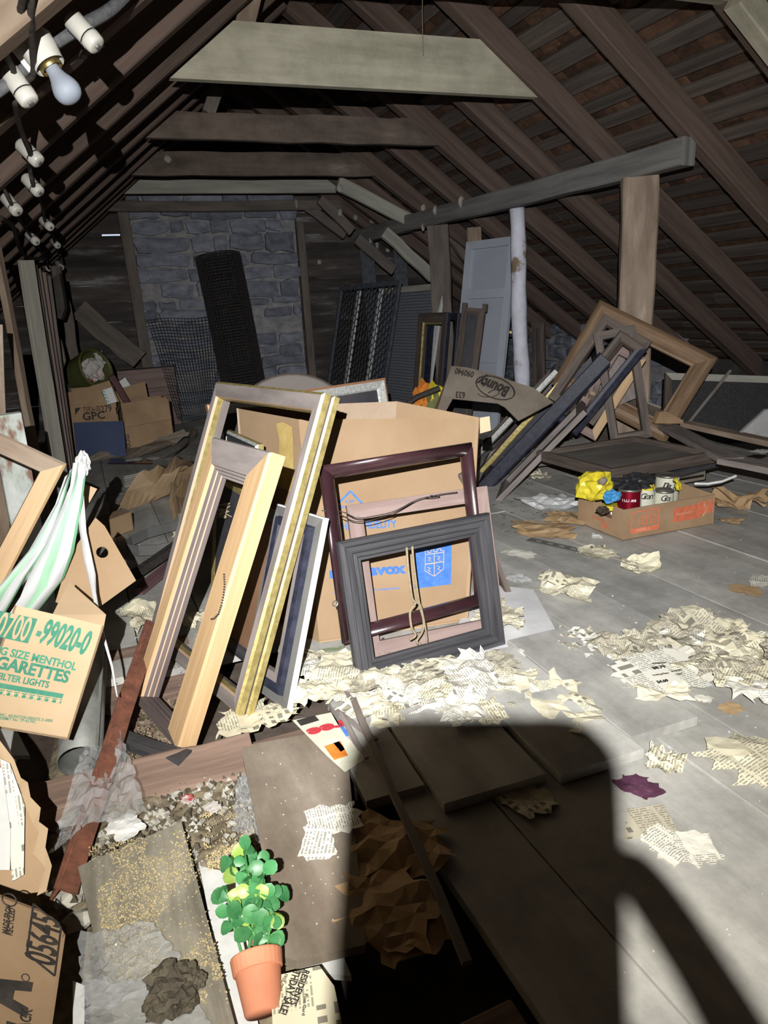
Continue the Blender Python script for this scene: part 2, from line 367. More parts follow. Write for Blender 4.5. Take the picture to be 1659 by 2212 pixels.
m_galv = M('galvanised_sheet', (.17, .175, .17), (.30, .31, .30), (9, 9, 9), metal=.3, rough=.6)
m_terra = M('terracotta', (.55, .20, .11), (.64, .27, .16), (7, 7, 7), rough=.75, bump=.1)
m_soil = M('soil', (.05, .035, .025), (.10, .07, .05), (30, 30, 30), bump=.6)
m_stem = M('green_stem', (.06, .22, .06), (.10, .30, .09), (20, 20, 20), rough=.6)
m_yellow = M('yellow_plastic', (.72, .58, .03), (.82, .70, .06), (8, 8, 8), rough=.35, bump=0)
m_blackp = M('black_plastic', (.02, .02, .024), (.04, .04, .045), (20, 20, 20), rough=.3, spec=.6, bump=0)
m_cyan = M('blue_wrapper', (.05, .26, .55), (.12, .38, .66), (30, 30, 30), c3=(.55, .2, .25), hi=.7, rough=.4)
m_redcan = M('red_metallic_can', (.36, .012, .035), (.48, .02, .05), (5, 5, 5), metal=.75, rough=.28, bump=0)
m_cream = M('cream_can_label', (.62, .62, .50), (.72, .72, .60), (22, 22, 22), rough=.5, bump=0)
m_tin = M('tin', (.25, .24, .22), (.38, .36, .33), (20, 20, 20), metal=.85, rough=.45, bump=0)
m_glassj = M('brown_jar', (.10, .05, .03), (.16, .08, .05), (10, 10, 10), rough=.15, spec=.6, bump=0)
m_olive = M('olive_plastic', (.085, .095, .03), (.12, .13, .045), (8, 8, 8), rough=.5, bump=.05)
m_redpap = M('red_white_paper', (.45, .06, .07), (.62, .58, .55), (7, 7, 7), lo=.46, hi=.5, rough=.8)
m_navyboard = M('blue_board', (.035, .055, .125), (.05, .075, .16), (4, 4, 4), rough=.6)
m_mahog = wood('mahogany_strip', (.10, .05, .055), (.17, .09, .095), rough=.5)
m_hardb = M('grey_hardboard', (.11, .11, .11), (.16, .16, .155), (4, 4, 4), rough=.6)
m_fibre = M('white_fibreboard', (.60, .60, .61), (.74, .74, .75), (6, 6, 6), c3=(.80, .80, .81), rough=.9)
m_ply = wood('dirty_plywood', (.22, .175, .135), (.32, .27, .22), (.40, .355, .30), s=(1.6, 9, 1), stain=.3)
m_plank = wood('weathered_plank', (.25, .225, .18), (.42, .39, .32), (.52, .48, .39), s=(2.2, 28, 1), bump=.5, stain=.35)
m_joist = wood('red_brown_joist', (.15, .10, .08), (.27, .185, .145), (.42, .33, .25), s=(1.5, 24, 1), bump=.5)
m_verm = M('vermiculite', (.44, .35, .18), (.66, .56, .34), (200, 200, 200), rough=.7, bump=0)
m_dirt = M('attic_dirt', (.13, .105, .075), (.30, .25, .17), (26, 26, 26), c3=(.44, .36, .22), bump=.8)
m_plaster = M('plaster_lump', (.28, .27, .24), (.52, .50, .44), (18, 18, 18), bump=.8)
m_mud = M('mud_clod', (.07, .06, .045), (.15, .125, .09), (30, 30, 30), c3=(.3, .2, .1), hi=.72, bump=.9)
m_canvasb = M('raw_canvas', (.50, .50, .50), (.62, .62, .63), (12, 12, 12), rough=.9)
m_cord = M('old_cord', (.24, .19, .12), (.34, .28, .19), (80, 80, 80), rough=.9)
m_steel = M('dull_steel', (.3, .3, .3), (.42, .42, .41), metal=.8, rough=.4, bump=0)
m_skin = M('skin', (.45, .26, .18), (.52, .31, .22), rough=.6, bump=0)
m_sleeve = M('dark_sleeve', (.03, .03, .035), (.05, .05, .055), (40, 40, 40), rough=.9)
m_leafd = M('leaf_green', (.035, .17, .06), (.08, .27, .10), (30, 30, 30), rough=.42, spec=.5, bump=0, vary=.25)
m_leafy = M('leaf_yellow_green', (.20, .32, .05), (.30, .42, .10), (30, 30, 30), rough=.42, spec=.5, bump=0, vary=.2)
m_orange = M('orange_leaf', (.60, .16, .02), (.72, .30, .05), (20, 20, 20), rough=.8)
m_olivef = M('olive_leaf', (.14, .16, .07), (.22, .22, .08), (20, 20, 20), rough=.8)
m_purple = M('purple_scrap', (.075, .025, .055), (.12, .045, .085), (30, 30, 30), rough=.7)
m_grass = M('green_woven_sheet', (.16, .22, .11), (.40, .42, .34), (22, 60, 22), rough=.6)
def plastic():
    m, nt, b, N, L = nodes('clear_plastic_film'); b.inputs['Base Color'].default_value = (.62, .64, .66, 1); b.inputs['Roughness'].default_value = .12; b.inputs['Specular IOR Level'].default_value = .9
    tr = N.new('ShaderNodeBsdfTransparent'); mx = N.new('ShaderNodeMixShader'); mx.inputs[0].default_value = .36
    out = N['Material Output']; L.new(tr.outputs[0], mx.inputs[1]); L.new(b.outputs[0], mx.inputs[2]); L.new(mx.outputs[0], out.inputs[0]); return m
m_film = plastic()
def newsprint(name, ca, cb, ink=.12, dens=.5, k=1.0):
    """yellowed paper with rows of small print (uv in metres)"""
    m, nt, b, N, L = nodes(name); uv = N.new('ShaderNodeUVMap'); sp = N.new('ShaderNodeSeparateXYZ'); L.new(uv.outputs[0], sp.inputs[0])
    def mth(op, a, c=None, v=None):
        n = N.new('ShaderNodeMath'); n.operation = op; L.new(a, n.inputs[0])
        if c is not None: L.new(c, n.inputs[1])
        if v is not None: n.inputs[1].default_value = v
        return n.outputs[0]
    row = mth('FRACT', mth('MULTIPLY', sp.outputs[1], v=150 * k)); line = mth('LESS_THAN', row, v=.5)
    mp = N.new('ShaderNodeMapping'); mp.inputs['Scale'].default_value = (330 * k, 150 * k, 1); L.new(uv.outputs[0], mp.inputs[0])
    sn = N.new('ShaderNodeVectorMath'); sn.operation = 'FLOOR'; L.new(mp.outputs[0], sn.inputs[0])
    wn = N.new('ShaderNodeTexWhiteNoise'); wn.noise_dimensions = '2D'; L.new(sn.outputs[0], wn.inputs['Vector']); words = mth('GREATER_THAN', wn.outputs[0], v=.28)
    col = mth('FRACT', mth('MULTIPLY', sp.outputs[0], v=16 * k)); colm = mth('LESS_THAN', col, v=.88)
    mb = N.new('ShaderNodeMapping'); mb.inputs['Scale'].default_value = (16 * k, 9 * k, 1); L.new(uv.outputs[0], mb.inputs[0]); fb = N.new('ShaderNodeVectorMath'); fb.operation = 'FLOOR'; L.new(mb.outputs[0], fb.inputs[0])
    wb = N.new('ShaderNodeTexWhiteNoise'); wb.noise_dimensions = '2D'; L.new(fb.outputs[0], wb.inputs['Vector'])
    small = mth('LESS_THAN', wb.outputs[0], v=dens); big = mth('GREATER_THAN', wb.outputs[0], v=.86)
    r2 = mth('LESS_THAN', mth('FRACT', mth('MULTIPLY', sp.outputs[1], v=36 * k)), v=.55)
    mp2 = N.new('ShaderNodeMapping'); mp2.inputs['Scale'].default_value = (90 * k, 36 * k, 1); L.new(uv.outputs[0], mp2.inputs[0]); s2 = N.new('ShaderNodeVectorMath'); s2.operation = 'FLOOR'; L.new(mp2.outputs[0], s2.inputs[0])
    w2 = N.new('ShaderNodeTexWhiteNoise'); w2.noise_dimensions = '2D'; L.new(s2.outputs[0], w2.inputs['Vector']); wd2 = mth('GREATER_THAN', w2.outputs[0], v=.45)
    ia = mth('MULTIPLY', mth('MULTIPLY', line, words), mth('MULTIPLY', colm, small)); ib = mth('MULTIPLY', mth('MULTIPLY', r2, wd2), big)
    ink_ = mth('MAXIMUM', mth('MULTIPLY', ia, v=.62), mth('MULTIPLY', ib, v=.8))
    nz = N.new('ShaderNodeTexNoise'); nz.inputs['Scale'].default_value = 9; L.new(uv.outputs[0], nz.inputs['Vector'])
    cr = N.new('ShaderNodeMix'); cr.data_type = 'RGBA'; L.new(nz.outputs['Fac'], cr.inputs[0]); cr.inputs[6].default_value = (*ca, 1); cr.inputs[7].default_value = (*cb, 1)
    mx = N.new('ShaderNodeMix'); mx.data_type = 'RGBA'; L.new(ink_, mx.inputs[0]); L.new(cr.outputs[2], mx.inputs[6]); mx.inputs[7].default_value = (ink, ink * .95, ink * .8, 1)
    L.new(mx.outputs[2], b.inputs['Base Color']); b.inputs['Roughness'].default_value = .9; b.inputs['Specular IOR Level'].default_value = .15
    return m
m_news = newsprint('yellowed_newsprint', (.68, .62, .45), (.84, .79, .61))
m_news2 = newsprint('pale_newsprint', (.74, .71, .61), (.86, .84, .76), dens=.62)
m_news3 = newsprint('dark_printed_newsprint', (.40, .37, .29), (.62, .57, .44), dens=.8)
def canvas_mat():
    m, nt, b, N, L = nodes('painted_canvas'); uv = N.new('ShaderNodeUVMap'); mp = N.new('ShaderNodeMapping'); L.new(uv.outputs[0], mp.inputs[0]); mp.inputs['Scale'].default_value = (1.0, .35, 1)
    nz = N.new('ShaderNodeTexNoise'); nz.inputs['Scale'].default_value = 1.6; nz.inputs['Detail'].default_value = 2; L.new(mp.outputs[0], nz.inputs['Vector'])
    ad = N.new('ShaderNodeMath'); ad.operation = 'MULTIPLY_ADD'; sp = N.new('ShaderNodeSeparateXYZ'); L.new(uv.outputs[0], sp.inputs[0]); L.new(nz.outputs['Fac'], ad.inputs[0]); ad.inputs[1].default_value = .22; L.new(sp.outputs[0], ad.inputs[2])
    cr = N.new('ShaderNodeValToRGB'); cr.color_ramp.interpolation = 'CONSTANT'; e = cr.color_ramp.elements; e[0].position = 0; e[0].color = (.58, .59, .61, 1); e[1].position = .34; e[1].color = (.36, .60, .42, 1)
    for p, c in ((.52, (.60, .61, .63)), (.80, (.16, .40, .22)), (.93, (.56, .57, .59))): q = e.new(min(p, 1)); q.color = (*c, 1)
    mo = N.new('ShaderNodeMath'); mo.operation = 'MULTIPLY'; mo.inputs[1].default_value = .78; L.new(ad.outputs[0], mo.inputs[0]); L.new(mo.outputs[0], cr.inputs[0]); L.new(cr.outputs[0], b.inputs['Base Color']); b.inputs['Roughness'].default_value = .8; return m
m_canvas = canvas_mat()
# ================================================================== THE SETTING
KL, KR = 0.80, 0.69                              # slopes of the two roof planes (rafter undersides)
def zL(x): return 2.3 + KL * (x - 0.66)
def zR(x): return 2.3 - KR * (x - 2.89)
RIDX = (2.3 + KR * 2.89 - 2.3 + KL * 0.66) / (KL + KR); RIDZ = zL(RIDX)
YF, YB = -1.8, 8.75
nLv = V3((-KL, 0, 1)).normalized(); nRv = V3((KR, 0, 1)).normalized()     # outward
XL0, XR0 = -2.5, 6.3
ceil_v, ceil_f = [], []
for (x0, z0, x1, z1, nn) in ((XL0, zL(XL0), RIDX, RIDZ, nLv), (RIDX, RIDZ, XR0, zR(XR0), nRv)):
    o0 = nn * 0.215; b = len(ceil_v)
    e = .12 if nn is nLv else 0
    dirv = (V3((x1, 0, z1)) - V3((x0, 0, z0))).normalized()
    P0 = V3((x0, 0, z0)) + o0 - dirv * (.3 if nn is nRv else 0); P1 = V3((x1, 0, z1)) + o0 + dirv * (.3 if nn is nLv else 0)
    for Y in (YF, YB):
        ceil_v += [V3((P0.x, Y, P0.z)), V3((P1.x, Y, P1.z)), V3((P1.x, Y, P1.z)) + nn * .03, V3((P0.x, Y, P0.z)) + nn * .03]
    ceil_f += [tuple(b + i for i in q) for q in ((0, 1, 5, 4), (2, 3, 7, 6), (1, 2, 6, 5), (3, 0, 4, 7), (0, 3, 2, 1), (4, 5, 6, 7))]
ceiling = mk('ceiling', ceil_v, ceil_f, m_shing, origin=(RIDX, 0, 0)); tag(ceiling, 'dark underside of the pitched attic roof', None, kind='structure')
RAF = [-1.2, -.55, .1, .75, 1.4, 2.05, 2.75, 3.45, 4.2, 4.87, 5.55, 6.2, 6.87, 7.4, 7.85, 8.35]
rg = random.Random(3)
for Y in RAF:
    for side in (0, 1):
        Y_ = Y + rg.uniform(-.02, .02) + (0 if side else -.08)
        nn = nLv if side == 0 else nRv; x0 = XL0 if side == 0 else XR0; z0 = zL(x0) if side == 0 else zR(x0)
        off = nn * 0.075; A = V3((x0, Y_, z0)) + off; B = V3((RIDX, Y_, RIDZ)) + off
        deep = side == 0 and Y == 2.05                                  # one deep tan rafter near the bulb
        if deep: A, B = A - nn * .012, B - nn * .012
        v, f, u = bar(A, B, rg.uniform(.075, .1), .19 if deep else .15, nn, 6, .006, rg); mk('rafter', v, f, m_post if deep else m_raft, ceiling, uvs=u)
for side in (0, 1):
    nn = nLv if side == 0 else nRv; s = 0.05; x0 = RIDX
    L = math.hypot(RIDX - XL0, RIDZ - zL(XL0)) if side == 0 else math.hypot(XR0 - RIDX, RIDZ - zR(XR0))
    dirv = (V3((XL0, 0, zL(XL0))) - V3((RIDX, 0, RIDZ))).normalized() if side == 0 else (V3((XR0, 0, zR(XR0))) - V3((RIDX, 0, RIDZ))).normalized()
    while s < L - .05:
        wdt = rg.uniform(.07, .13); c = V3((RIDX, 0, RIDZ)) + dirv * (s + wdt / 2) + nn * .165; y = YF + .1 + rg.uniform(-.0, .6)
        ya = YF + .05
        for yb in (2.2 + rg.uniform(-.6, .6), 5.3 + rg.uniform(-.8, .8), YB - .12):
            v, f, u = bar(c + V3((0, ya, 0)), c + V3((0, yb - .01, 0)), wdt, .025, nn, 4, .004, rg); mk('lath', v, f, m_lath, ceiling, uvs=u); ya = yb
        s += wdt + rg.uniform(.06, .10)
# wooden shingles seen through the gaps between the laths; the nearest 280 one by one, the others joined
sh_far = MB(); cnt = 0
for row in range(30):
    s = .1 + row * .15
    P = V3((RIDX, 0, RIDZ)) + (V3((XR0, 0, zR(XR0))) - V3((RIDX, 0, RIDZ))).normalized() * s
    if P.x > 5.9: break
    y = 2.3 + rg.uniform(0, .1)
    while y < 8.5:
        wd = rg.uniform(.09, .2); a = V3((P.x, y, P.z)) + nRv * .187; dv = (V3((XR0, 0, zR(XR0))) - V3((RIDX, 0, RIDZ))).normalized() * .17
        t = nRv * (.012 + rg.uniform(0, .01)); lift = nRv * rg.uniform(0, .008)
        q = prism([a + lift, a + V3((0, wd - .008, 0)) + lift, a + V3((0, wd - .008, 0)) + dv, a + dv], t)
        if y < 5.3 and 2.2 < P.x < 4.9 and cnt < 280: mk('shingle', q[0], q[1], m_shing, ceiling, uvs=q[2]); cnt += 1
        else: sh_far.add(*q)
        y += wd
sh_far.mk('shingle_rows', m_shing, ceiling)['kind'] = 'stuff'

# floor: subfloor with joist bays, boards laid along the ridge
sub = mk('floor', [V3((x, y, z)) for z in (-.16, -.13) for x, y in ((XL0, YF), (XR0, YF), (XR0, YB), (XL0, YB))],
         [(3, 2, 1, 0), (4, 5, 6, 7), (0, 1, 5, 4), (1, 2, 6, 5), (2, 3, 7, 6), (3, 0, 4, 7)], m_sub, origin=(0, 0, -.16))
tag(sub, 'dusty attic floor of wide grey boards', None, kind='structure')
x = 0.52; k = 0
while x < 6.0:
    wd = rg.choice((.2, .24, .27, .3)) ; joints = [YF + .05]
    joints += sorted(rg.uniform(1.5, 7.5) for _ in range(2)) + [YB - .1]
    if k % 2: joints[1] = max(joints[1], 3.2)
    for a, b in zip(joints, joints[1:]):
        if b - a < .15: continue
        dz = rg.uniform(-.006, .004); v, f, u = bar((x + wd/2, a + .003, -.0125 + dz), (x + wd/2 + rg.uniform(-.004, .004), b - .003, -.0125 + dz), wd - rg.uniform(.002, .0045), .025, (0, 0, 1), 5, .0012, rg, 1.0, .02)
        mk('floor_board', v, f, m_floor, sub, uvs=u)
    x += wd; k += 1
x = .52
for i in range(9):                                # left side: boards start behind the opened joist bays
    wd = rg.choice((.2, .24, .27)); x0 = x - wd
    a = 2.15 if i < 6 else 1.2
    for ya, yb in ((a + rg.uniform(0, .25), 5.1 + rg.uniform(-.5, .5)), (5.1, YB - .1)):
        if ya == 5.1: ya = prev
        v, f, u = bar((x0 + wd/2, ya, -.0125), (x0 + wd/2, yb, -.0125), wd - .003, .025, (0, 0, 1), 5, .0012, rg, 1.0, .02); mk('floor_board', v, f, m_floor, sub, uvs=u); prev = yb + .004
    x = x0
for Yj in (-.6, .2, 0.75, 1.68, 2.45):             # joists across the opened bays
    v, f, u = bar((-1.6, Yj, -.075), (.5, Yj, -.075), .07, .11, (0, 0, 1), 6, .004, rg); mk('joist', v, f, m_joist, sub, uvs=u)

# gable wall of dark horizontal boards behind the chimney, daylight in a few cracks
wb = link(bpy.data.objects.new('wall_back', None)); wb.location = (RIDX, 8.6, 0); WLOC[wb.name] = V3((RIDX, 8.6, 0)); tag(wb, 'dark boarded gable wall behind the stone chimney', None, kind='structure')
z = -.1; i = 0
while z < RIDZ + .4:
    hgt = rg.uniform(.17, .26)
    if z < 1.98 < z + hgt + .08: hgt = 1.986 - z                     # a row ends at the daylight crack
    if abs(z - 1.986) < .002: z = 2.004
    for (xa, xb) in ((-2.4, .74), (.74, 2.4), (2.4, 6.2)):
        zc = z + hgt/2
        gap = .004
        lo_x = max(xa, .66 + (z - 2.3) / KL - .35) if xa < 0 else xa
        if lo_x > xb - .05: continue
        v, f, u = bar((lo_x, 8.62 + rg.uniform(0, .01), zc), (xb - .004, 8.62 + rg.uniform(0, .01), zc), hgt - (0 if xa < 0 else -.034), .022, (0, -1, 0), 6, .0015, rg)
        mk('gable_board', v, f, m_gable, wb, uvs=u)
    z += hgt; i += 1
board('crack_filler', (-2.0, 8.605, 1.995), (.43, 8.605, 1.995), .05, .015, m_gable, wb, nrm=(0, -1, 0)); board('crack_filler', (.615, 8.605, 1.995), (.74, 8.605, 1.995), .05, .015, m_gable, wb, nrm=(0, -1, 0))
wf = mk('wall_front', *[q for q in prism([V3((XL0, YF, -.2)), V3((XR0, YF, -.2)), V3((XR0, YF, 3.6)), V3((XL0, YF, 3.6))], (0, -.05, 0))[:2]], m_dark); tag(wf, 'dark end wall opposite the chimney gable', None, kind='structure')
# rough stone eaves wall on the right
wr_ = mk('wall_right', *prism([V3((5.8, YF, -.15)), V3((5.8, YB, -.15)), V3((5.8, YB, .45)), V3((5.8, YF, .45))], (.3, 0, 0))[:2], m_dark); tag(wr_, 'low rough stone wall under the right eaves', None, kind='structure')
def stone_mesh(cu, cv, hw, hh, O, U, W, n, bul, r):
    pts = []; k = 10
    for i in range(k):
        t = 2 * math.pi * (i + .5) / k; ct, st = math.cos(t), math.sin(t); e = .35
        x = math.copysign(abs(ct) ** e, ct) * hw; y = math.copysign(abs(st) ** e, st) * hh
        pts.append((cu + x + r.uniform(-.2, .2) * min(hw, hh * 1.4), cv + y + r.uniform(-.24, .24) * hh))
    v = [O + U * a + W * b - n * .01 for a, b in pts] + [O + U * (cu + (a - cu) * .97) + W * (cv + (b - cv) * .95) + n * (bul * r.uniform(.45, .9)) for a, b in pts] + [O + U * (cu + (a - cu) * .6) + W * (cv + (b - cv) * .55) + n * (bul * r.uniform(.8, 1.15)) for a, b in pts]
    f = [(i, (i+1) % k, k + (i+1) % k, k + i) for i in range(k)] + [(k + i, k + (i+1) % k, 2*k + (i+1) % k, 2*k + i) for i in range(k)] + [tuple(range(2*k, 3*k))]
    return v, f
def stones(parent, O, U, W, n, wl, hl, hs, ls, bul, seed, name='stone', mat=None):
    r = random.Random(seed); zc = 0
    while zc < hl - .02:
        h = r.uniform(*hs); x = -r.uniform(0, .06)
        while x < wl:
            l = r.uniform(*ls); x1 = min(x + l, wl + r.uniform(-.015, .03))
            if wl - x1 < .1: x1 = wl + r.uniform(-.02, .03)
            if x1 - x > .06 and r.random() < .93:
                hh = h * r.uniform(.82, 1.08); v, f = stone_mesh((max(x, 0) + x1) / 2, zc + h / 2 + r.uniform(-.012, .012), (x1 - max(x, 0)) / 2 - r.uniform(.0, .012), hh / 2 - .002, O, U, W, n, bul * r.uniform(.7, 1.3), r)
                mk(name, v, f, mat or m_stone, parent)
            x = x1 + .004
        zc += h
mk('stone_section', *prism([V3((5.36, 5.5, -.13)), V3((5.36, YB - .15, -.13)), V3((5.36, YB - .15, .72)), V3((5.36, 5.5, .72))], (.25, 0, 0))[:2], m_mort, wr_)
stones(wr_, V3((5.35, 8.4, -.05)), V3((0, -1, 0)), V3((0, 0, 1)), V3((-1, 0, 0)), 2.85, .78, (.1, .18), (.14, .34), .05, 5)
# left eaves: dark board
wl_ = mk('wall_left', *prism([V3((-1.75, YF, -.15)), V3((-1.75, YB, -.15)), V3((-1.75, YB, .5)), V3((-1.75, YF, .5))], (-.05, 0, 0))[:2], m_dark); tag(wl_, 'low dark wall under the left eaves', None, kind='structure')

# chimney breast
ch = thing('chimney', 'broad grey fieldstone chimney breast with wide mortar joints', 'chimney', (1.6, 8.35, -.13))
mk('mortar_core', *prism([V3((.72, 8.36, -.13)), V3((2.49, 8.36, -.13)), V3((2.5, 8.36, 2.75)), V3((.70, 8.36, 2.75))], (0, .21, 0))[:2], m_mort, ch)
stones(ch, V3((.70, 8.355, -.1)), V3((1, 0, 0)), V3((0, 0, 1)), V3((0, -1, 0)), 1.8, 2.72, (.09, .20), (.16, .66), .045, 11)

# ------------------------------------------------------------------ collar ties, purlin, posts, braces
def tie(Y, z0, h, mat, label, t=.05, sag=0, jag=0.0):
    n = 9; bot = []; top = []; r = random.Random(int(Y * 100))
    for i in range(n + 1):
        q = i / n
        xb = (.66 + (z0 - 2.3) / KL) * (1 - q) + (2.89 - (z0 - 2.3) / KR) * q; xt = (.66 + (z0 + h - 2.3) / KL) * (1 - q) + (2.89 - (z0 + h - 2.3) / KR) * q
        bot.append(V3((xb, Y, z0 + .03 * q - .01 + r.uniform(-jag, jag)))); top.append(V3((xt, Y, z0 + h + .03 * q - .01 + r.uniform(-jag, jag))))
    v = []; f = []; uv = []
    for d in (0, t):
        v += [p + V3((0, d, 0)) for p in bot] + [p + V3((0, d, 0)) for p in top]
    m = 2 * (n + 1)
    for i in range(n):
        f += [(i, i+1, n+2+i, n+1+i), (m+i+1, m+i, m+n+1+i, m+n+2+i), (i+1, i, m+i, m+i+1), (n+1+i, n+2+i, m+n+2+i, m+n+1+i)]
    f += [(0, n+1, m+n+1, m), (n, m+n, m+2*n+1, 2*n+1)]
    uv = [[(v[i].x, v[i].z + v[i].y) for i in q] for q in f]
    return tag(mk('collar_tie', v, f, mat, uvs=uv), label, 'beam')
tie(2.72, 2.3, .2, m_pale, 'pale collar tie meeting the pale new rafter')
tie(4.17, 2.29, .285, m_pale, 'wide pale sawn board collar tie with knots')
tie(5.5, 2.29, .18, m_tie, 'dark brown collar tie with a bare peeled patch near its end', jag=.008)
tie(6.82, 2.29, .19, m_tie, 'dark stained collar tie with scattered white flecks', jag=.006)
tie(7.78, 2.29, .13, m_tie4, 'thin grey collar tie just in front of the chimney top')
board('pale_rafter', V3((2.86, 2.66, 2.32)), V3((4.6, 2.66, 1.12)), .09, .11, m_pale, nrm=nRv, seg=3, jit=.003).name
tag(bpy.data.objects['pale_rafter'], 'pale new rafter fixed to a pale collar tie', 'rafter')
tag(board('header_beam', (.5, 8.2, 2.22), (3.0, 8.2, 2.24), .1, .08, m_postd, nrm=(0, -1, 0), seg=4, jit=.004), 'dark beam lying across the top of the chimney', 'beam')
tag(board('roof_strut', onY(527, 62, 4.25), onY(548, -30, 4.25), .1, .04, m_post, nrm=(0, -1, 0), seg=3, jit=.004), 'short brown strut rising from the wide pale tie', 'strut')
tag(board('roof_strut', onY(450, 245, 5.6), onY(470, 190, 5.6), .09, .04, m_postd, nrm=(0, -1, 0), seg=3, jit=.004), 'short dark strut rising behind the peeled collar tie', 'strut')
pu = board('purlin', (3.40, 3.43, 1.87), (3.30, 8.5, 1.93), .11, .15, m_purl, nrm=(0, 0, 1), seg=14, jit=.006); tag(pu, 'long grey purlin carried by posts under the right rafters', 'beam')
def post(A, B, w, t, mat, label, seg=8, jit=.005, name='post'):
    return tag(board(name, A, B, w, t, mat, nrm=(-.55, -.83, 0), seg=seg, jit=jit), label, 'post')
post((3.42, 3.82, 0), (3.40, 3.82, 1.80), .215, .12, m_post, 'broad brown post with peeling paint carrying the purlin end')
post((3.42, 6.5, 0), (3.36, 6.5, 1.83), .2, .1, m_postd, 'wide dark plank post beside the wire screens')
post((3.52, 6.05, 0), (3.50, 6.05, 1.76), .13, .09, m_post, 'brown post half hidden behind the grey door')
# round peeling pole
pp = []
for i in range(13):
    q = i / 12; pp.append(V3((3.46 - .06 * q + .012 * math.sin(q * 9), 5.2 + .01 * math.cos(q * 7), 1.81 * q)))
tag(mk('pole', *tube(pp, [.068 - .006 * (i / 12) + .004 * math.sin(i * 2.1) for i in range(13)], 10)[:2], m_peel, smooth=True), 'round pole flaking pale whitewash next to the grey door', 'post')
# rear corner braces and boards at the right of the chimney
tag(board('corner_post', onY(262, 440, 8.3), onY(322, 800, 8.3) + V3((0, 0, -.6)), .11, .08, m_postd, nrm=(0, -1, 0), seg=6, jit=.004), 'dark upright board at the chimney edge by the daylight cracks', 'post')
tag(board('corner_post', (2.6, 8.45, 0), (2.58, 8.45, 2.1), .09, .06, m_postd, nrm=(0, -1, 0), seg=4, jit=.004), 'dark upright at the other chimney edge by the screens', 'post')
tag(board('brace', onY(168, 668, 7.9), onY(300, 778, 7.9), .2, .035, m_postd, nrm=(0, -1, 0), seg=5, jit=.01), 'wide dark board sloping down to the chimney', 'board')
for a, b, Y, wd, lab in (((660, 445), (745, 508), 8.2, .1, 'grey board sloping under the far purlin end'), ((690, 430), (760, 500), 7.8, .1, 'dark mortar-spotted board beside the grey sloping board'), ((730, 395), (885, 475), 7.1, .13, 'grey weathered brace meeting the purlin'),
                   ((770, 515), (850, 585), 7.7, .11, 'mortar-spotted brace below the purlin'), ((830, 500), (935, 600), 7.3, .12, 'pale brace running down behind the wide dark post'), ((960, 490), (1010, 560), 6.9, .1, 'short brace behind the grey door top')):
    tag(board('brace', onY(*a, Y), onY(*b, Y), wd, .05, m_tie4 if 'grey w' in lab or 'pale' in lab else m_postd, nrm=(0, -1, 0), seg=4, jit=.006), lab, 'brace')
for x0, y0, x1, y1, lab in ((775, 520, 805, 590, 'slate blue board standing behind the hexagonal wire screen'), (848, 530, 868, 600, 'slate blue board standing behind the fly screens')):
    tag(board('upright_board', onY(x0 + 15, y0, 8.0), onY(x1, y1, 8.0) + V3((0, 0, -1.2)), .17, .02, m_screenf, nrm=(0, -1, 0)), lab, 'board')
def hit(x, y):                                   # point and normal of what stands at that direction
    bpy.context.view_layer.update(); ok, loc, nn, *_ = sc.ray_cast(bpy.context.evaluated_depsgraph_get(), CAMZ + pray(x, y) * .05, pray(x, y))
    return (loc, nn) if ok else (onD(x, y, 6), -pray(x, y))
rr = random.Random(5)
for i, (x, y) in enumerate(((915, 449), (941, 454), (996, 436), (913, 490), (735, 406), (803, 477), (768, 470), (735, 460), (800, 520), (815, 530), (838, 540), (690, 566), (362, 344), (640, 440))):
    P, hn = hit(x, y)
    P = P + hn * .004
    tag(blob('mortar_blob', P, (.02 + rr.random() * .02, .015, .03 + rr.random() * .02), m_plaster, i, .3, 2, 2), 'small pale blob of old mortar stuck on the roof timbers', 'mortar', 'mortar blobs on the timbers')
# ================================================================== WIRING ON THE LEFT RAFTERS
def knob(P, ax, L, r, label, group):
    t = thing('wiring_knob', label, 'insulator', P, group); ax = V3(ax).normalized()
    v, f, u = lathe([(0, 0), (r * .75, 0), (r * .8, .04 * L), (r, .1 * L), (r * .95, .6 * L), (r * .98, .66 * L)], P, ax, 14); mk('body', v, f, m_porc, t, uvs=u, smooth=True)
    v, f, u = lathe([(r * .86, .67 * L), (r * .98, .70 * L), (r, .76 * L), (r * .92, .96 * L), (r * .8, L), (r * .3, L), (0, .99 * L)], P, ax, 14); mk('cap', v, f, m_porc, t, uvs=u, smooth=True)
    v, f, u = lathe([(0, .99 * L), (r * .28, .99 * L), (r * .26, 1.05 * L), (0, 1.07 * L)], P, ax, 8); mk('nail_head', v, f, m_steel, t, uvs=u)
    return t
# (head px, foot px, depth along the view) ; larger nearer
KN = [((152, 38), (184, 72), 2.33, 0, 'white porcelain knob on the grey cable above the bulb'),
      ((16, 150), (44, 190), 2.30, 0, 'white porcelain knob below the bulb socket with black wires tied round it'),
      ((42, 308), (74, 340), 3.05, 0, 'white porcelain knob on the rafter just under the bulb'),
      ((54, 382), (78, 408), 3.60, 0, 'white porcelain knob on the rafter next to the lit rafter edge'),
      ((10, 424), (30, 448), 3.60, 0, 'white porcelain knob on the lower wire run'),
      ((90, 474), (106, 488), 5.00, 0, 'small white porcelain knob farther along the rafters'),
      ((60, 505), (76, 520), 5.05, 0, 'small white porcelain knob farther along the rafters'),
      ((113, 520), (124, 530), 6.40, 0, 'small white porcelain knob farther along the rafters'),
      ((124, 568), (132, 578), 7.60, 0, 'small white porcelain knob farther along the rafters'),
      ((96, 574), (106, 580), 7.40, 0, 'small white porcelain knob farther along the rafters')]
kp = []
